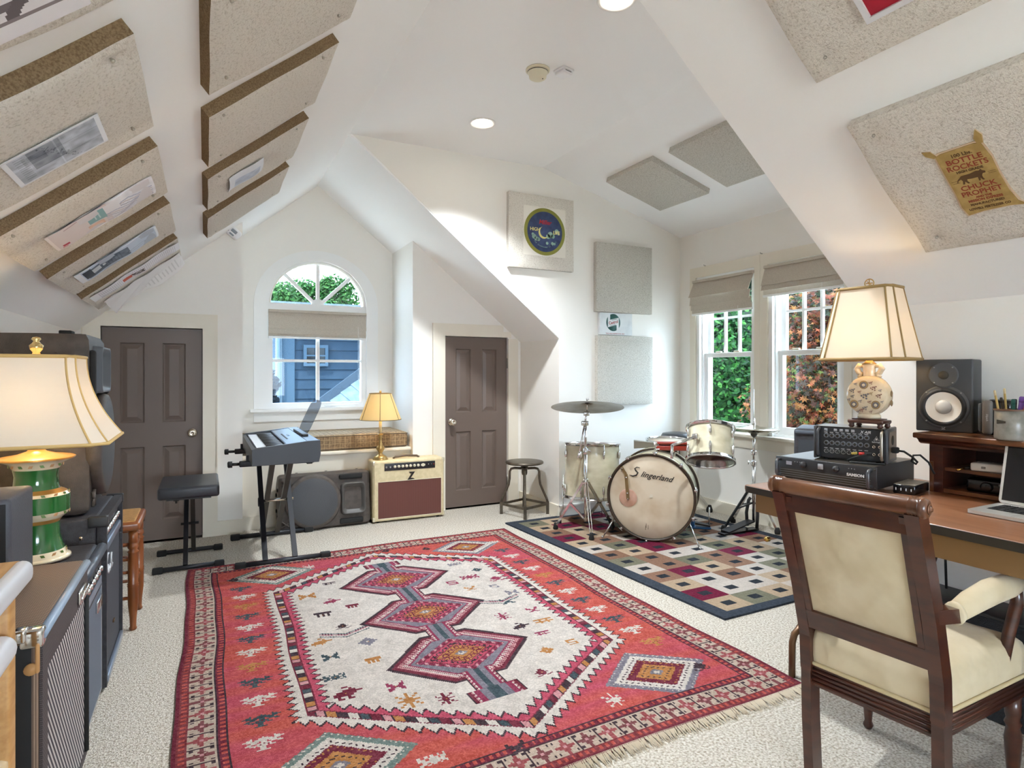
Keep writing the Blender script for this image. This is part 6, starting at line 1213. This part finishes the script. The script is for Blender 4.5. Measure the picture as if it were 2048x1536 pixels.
for i,(y,pts) in enumerate([(1.36,[(0,0,0),(.005,.01,-.12),(-.01,.03,-.24),(.0,.0,-.33)]),(1.33,[(0,0,0),(0,-.03,-.15),(.01,.02,-.33)]),(1.27,[(0,0,0),(.0,.005,-.12),(-.006,.012,-.22),(0,.012,-.33)]),(.985,[(0,0,0),(.0,-.012,-.08),(.0,.01,-.2),(0,.012,-.29)])]):
    t=thing('power_cord',['thin black cord hanging under the table nearest the chair back','crossing black cord hanging under the table','second straight black cord hanging under the table','bent black cord hanging above the low cabinet socket box'][i],'cable',(2.53,y,.70),group='cords under the work table'); G().tube(pts,.0045,6).obj('cord',rub,t)  # each one is a power cord hanging loose
# ================================================================== OUTSIDE
def leaf_tree(name,label,c,rad,n,pal,size,seed,star=False,trunk=True,zg=-3.2,lobes=9):
    r=np.random.default_rng(seed); t=thing(name,label,'tree',(c[0],c[1],zg)); rad=np.array(rad)
    cl=[]; 
    for _ in range(lobes*5):
        d=r.normal(size=3); d/=np.linalg.norm(d); cl.append((d*r.uniform(.35,.85)*rad,r.uniform(.25,.5)))
    ci=r.integers(0,len(cl),n); ctr=np.array([cl[i][0] for i in ci]); rr=np.array([cl[i][1] for i in ci])*rad.min()
    d=r.normal(size=(n,3)); d/=np.linalg.norm(d,axis=1)[:,None]; P=ctr+d*(rr*r.uniform(.55,1.05,n))[:,None]; P[:,2]+=c[2]-zg
    up=d*.5+r.normal(size=(n,3))*.45+np.array([-.2,-.3,.5]); up/=np.linalg.norm(up,axis=1)[:,None]; a=np.cross(up,r.normal(size=(n,3))); a/=np.linalg.norm(a,axis=1)[:,None]; b=np.cross(up,a)
    if star: sh=[(0,-.35),(.10,-.05),(.50,-.12),(.20,.10),(.36,.46),(.07,.22),(0,.62),(-.07,.22),(-.36,.46),(-.20,.10),(-.50,-.12),(-.10,-.05)]
    else: sh=[(0,-.5),(.26,-.15),(.22,.22),(0,.5),(-.22,.22),(-.26,-.15)]
    k=len(sh); s_=size*r.uniform(.6,1.3,n); sh=np.array(sh); V=(P[:,None,:]+(a[:,None,:]*sh[None,:,0:1]+b[:,None,:]*sh[None,:,1:2])*s_[:,None,None])
    bend=np.abs(sh[:,0])[None,:,None]*up[:,None,:]*s_[:,None,None]*.35; V=(V-bend).reshape(-1,3)
    me=bpy.data.meshes.new('foliage'); me.from_pydata(V.tolist(),[],np.arange(n*k).reshape(n,k).tolist()); pc=np.array([lin(h) for h in pal])[r.integers(0,len(pal),n)]; pc[:,:3]*=r.uniform(.7,1.25,n)[:,None]*LEAF
    ca=me.color_attributes.new('Col','FLOAT_COLOR','CORNER'); ca.data.foreach_set('color',np.repeat(pc,k,0).astype(np.float32).ravel()); me.materials.append(leafm); me.update()
    o=bpy.data.objects.new('foliage',me); COL.objects.link(o); o.parent=t
    if trunk:
        H=c[2]-zg; g=G(); g.tube([(0,0,0),(.05,.02,H*.5),(0,.05,H*.9),(.05,0,H+rad[2]*.4)],[.14,.11,.08,.03],8)
        for i in range(12):
            q=cl[i][0]; g.tube([(0,.03,H*.75),(q[0]*.5,q[1]*.5,H+q[2]*.3),(q[0],q[1],H+q[2])],[.04,.025,.008],6)
        g.obj('trunk',mat('bark','4b4038',.9,c2='332b26',vs=20),t)
    return t
LEAF=.24
leafm=mat_attr('leaf',.6,spec=.12)
nt=leafm.node_tree; b_=nt.nodes['Principled BSDF']; b_.inputs['Subsurface Weight'].default_value=0; tl=nt.nodes.new('ShaderNodeBsdfTranslucent'); mxs=nt.nodes.new('ShaderNodeMixShader'); mxs.inputs[0].default_value=.35; at=[n for n in nt.nodes if n.type=='VERTEX_COLOR'][0]; ou=[n for n in nt.nodes if n.type=='OUTPUT_MATERIAL'][0]
nt.links.new(at.outputs[0],tl.inputs[0]); nt.links.new(b_.outputs[0],mxs.inputs[1]); nt.links.new(tl.outputs[0],mxs.inputs[2]); nt.links.new(mxs.outputs[0],ou.inputs[0])
GR=['1f5a22','2f7a2a','3f8f35','174a22','256a2c','58a545']; DG=['0f3a1c','1a4a22','245c2a','0c3018']; MP=['a5502a','8a3f24','b5763a','5a3326','3c3a2a','6b7a34','41301f','c07a4a','2e3d22']
TG=['3c7a34','54944a','2e6a2c','6fa85a','47893e']
leaf_tree('leafy_tree','bright green tree close outside the far dormer window',(6.9,6.7,.55),(1.5,1.3,1.75),22000,GR,.085,1)
leaf_tree('leafy_tree','dark green tree filling the gap behind the bright tree',(9.0,8.6,.6),(2.4,2.2,3.2),20000,DG,.24,2)
leaf_tree('leafy_tree','dark green tree behind the red maple',(9.2,5.6,.6),(2.2,2.4,3.2),20000,DG+['2a5f2c'],.24,3)
leaf_tree('japanese_maple','rust and green japanese maple close outside the near dormer window',(6.0,4.02,.6),(1.0,1.0,1.6),24000,MP,.075,4,True)
leaf_tree('leafy_tree','dark green tree far to the right outside',(8.6,2.4,.1),(2.2,2.0,2.7),14000,DG+GR[:2],.24,6)
leaf_tree('leafy_tree','sunlit tree beyond the neighbouring roof, left crown',(1.75,17.0,2.95),(.95,.8,1.05),9000,TG,.11,7,lobes=7)
leaf_tree('leafy_tree','sunlit tree beyond the neighbouring roof, right crown',(3.0,17.3,3.05),(1.0,.8,1.0),9000,TG,.11,8,lobes=7)
struct(G().box((-30,YA+.8,-3.3),(40,60,-3.2)).obj('ground_north',mat('bounce_ground','c9c4b8',.9,c2='b5b0a4',vs=2))); struct(G().box((XW+.6,-30,-3.3),(40,YA+.8,-3.2)).obj('ground_east',mat('bounce_ground')))  # unseen ground, made pale to bounce daylight up onto the ceilings
struct(G().box((-30,-30,-3.3),(XW+.6,YB-.5,-3.2)).obj('ground_south',mat('bounce_ground')))
# neighbouring house
sid=mat('siding','2b3945',.8,c2='25323d',vs=3,spec=.1); sidt=mat('siding_trim','3b4a55',.8,spec=.1); nroof=mat('slate_roof','2a3947',.7,c2='22303c',vs=12); shing=mat('pale_shingle','4a5862',.7,c2='3a4750',vs=14); dkg=mat('house_glass','10161b',.1)
t=thing('neighbour_house','blue-grey clapboard house seen through the arched window','house',(2.6,10.6,-3.2))
G().box((-1.45,.06,0),(3.4,5,5.45)).obj('wall',sid,t)
def plank(w_): return G().add([(0,0,0),(w_,0,0),(w_,.02,.165),(0,.02,.165),(0,.05,0),(w_,.05,0),(w_,.05,.165),(0,.05,.165)],[(0,1,2,3),(4,7,6,5),(0,4,5,1),(3,2,6,7),(0,3,7,4),(1,5,6,2)])
p0=plank(4.80).obj('siding_board',sid,t); p0.location=(-1.40,.01,2.3)
for i in range(1,19):
    c=p0.copy(); COL.objects.link(c); c.parent=t; c.location=(-1.40,.01,2.3+i*.165)
G().box((-1.47,-.03,0),(-1.27,.06,5.45)).obj('corner_board',sidt,t)
g=G(); g.tube([(-1.75,-.30,5.35),(-1.60,-.20,5.22),(-1.53,-.08,5.05),(-1.53,-.08,.2)],.045,8); g.obj('downspout',mat('spout_white','57666f',.4),t)
HW=[(-1.13,-.73,4.50,4.86)]; xa,xb,za,zb=HW[0]; xm=(xa+xb)/2; zm_=(za+zb)/2; cells=[(x0_,x1_,z0_,z1_) for x0_,x1_ in ((xa+.05,xm-.012),(xm+.012,xb-.05)) for z0_,z1_ in ((za+.05,zm_-.012),(zm_+.012,zb-.05))]
wn=G().prism([(xa,za),(xb,za),(xb,zb),(xa,zb)],.0,.06,frame((0,0,0),(1,0,0),(0,0,1),(0,-1,0)),[[(c[0],c[2]),(c[1],c[2]),(c[1],c[3]),(c[0],c[3])] for c in cells]).obj('window',sidt,t)
for c in cells: G().box((c[0],-.03,c[2]),(c[1],-.02,c[3])).obj('pane',dkg,wn)
G().box((-1.9,-.45,5.40),(3.7,-.30,5.53)).obj('gutter',nroof,t); G().add([(-1.9,-.42,5.50),(3.7,-.42,5.50),(3.7,2.5,5.85),(-1.9,2.5,5.85),(-1.9,-.42,5.44),(3.7,-.42,5.44),(3.7,2.5,5.75),(-1.9,2.5,5.75)],[(0,1,2,3),(7,6,5,4),(0,4,5,1),(1,5,6,2),(2,6,7,3),(3,7,4,0)]).obj('roof',nroof,t); G().box((-1.9,-.30,5.32),(3.7,.06,5.40)).obj('soffit',sidt,t)
# porch roof, its raking edge crossing the lower right panes
t=thing('porch_roof','pale shingled roof with a dark raking edge outside the arched window','roof',(1.38,8.9,.70)); 
G().add([(-.35,0,-.36),(1.6,0,1.12),(1.6,0,1.27),(-.35,0,-.20),(-.35,.05,-.36),(1.6,.05,1.12),(1.6,.05,1.27),(-.35,.05,-.20)],[(0,1,2,3),(7,6,5,4),(0,4,5,1),(1,5,6,2),(2,6,7,3),(3,7,4,0)]).obj('rake_board',mat('rake_dark','1b2a35',.6),t)
g=G().add([(-.35,.0,-.37),(1.6,.0,1.11),(2.6,-1.3,-.1),(.3,-1.3,-1.0),(-.35,.0,-.41),(1.6,.0,1.07),(2.6,-1.3,-.14),(.3,-1.3,-1.04)],[(0,3,2,1),(4,5,6,7),(0,1,5,4),(1,2,6,5),(2,3,7,6),(3,0,4,7)]); g.obj('deck',shing,t)
A0,A1,B1,B0=Vector((-.35,-.0,-.37)),Vector((1.6,0,1.11)),Vector((2.6,-1.3,-.1)),Vector((.3,-1.3,-1.0)); nn=(A1-A0).cross(B0-A0).normalized(); nn=nn if nn.y<0 else -nn
for i in range(13):
    f0,f1=i/13,(i+1)/13+.01; q=[A0.lerp(A1,1-f0),B0.lerp(B1,1-f0),B0.lerp(B1,1-f1),A0.lerp(A1,1-f1)]; q2=[q[0]+nn*.012,q[1]+nn*.012,q[2]+nn*.03,q[3]+nn*.03]
    G().add(q+q2,[(4,5,6,7),(2,6,5,1),(3,7,6,2),(0,4,7,3),(0,1,5,4),(3,2,1,0)]).obj('shingle_course',shing,t)
leaf_tree('dark_shrub','dark climbing foliage at the left of the neighbouring house',(.72,9.4,.55),(.30,.3,1.1),3000,['1d2f3a','24394a','182832','31485a'],.10,9,trunk=True)
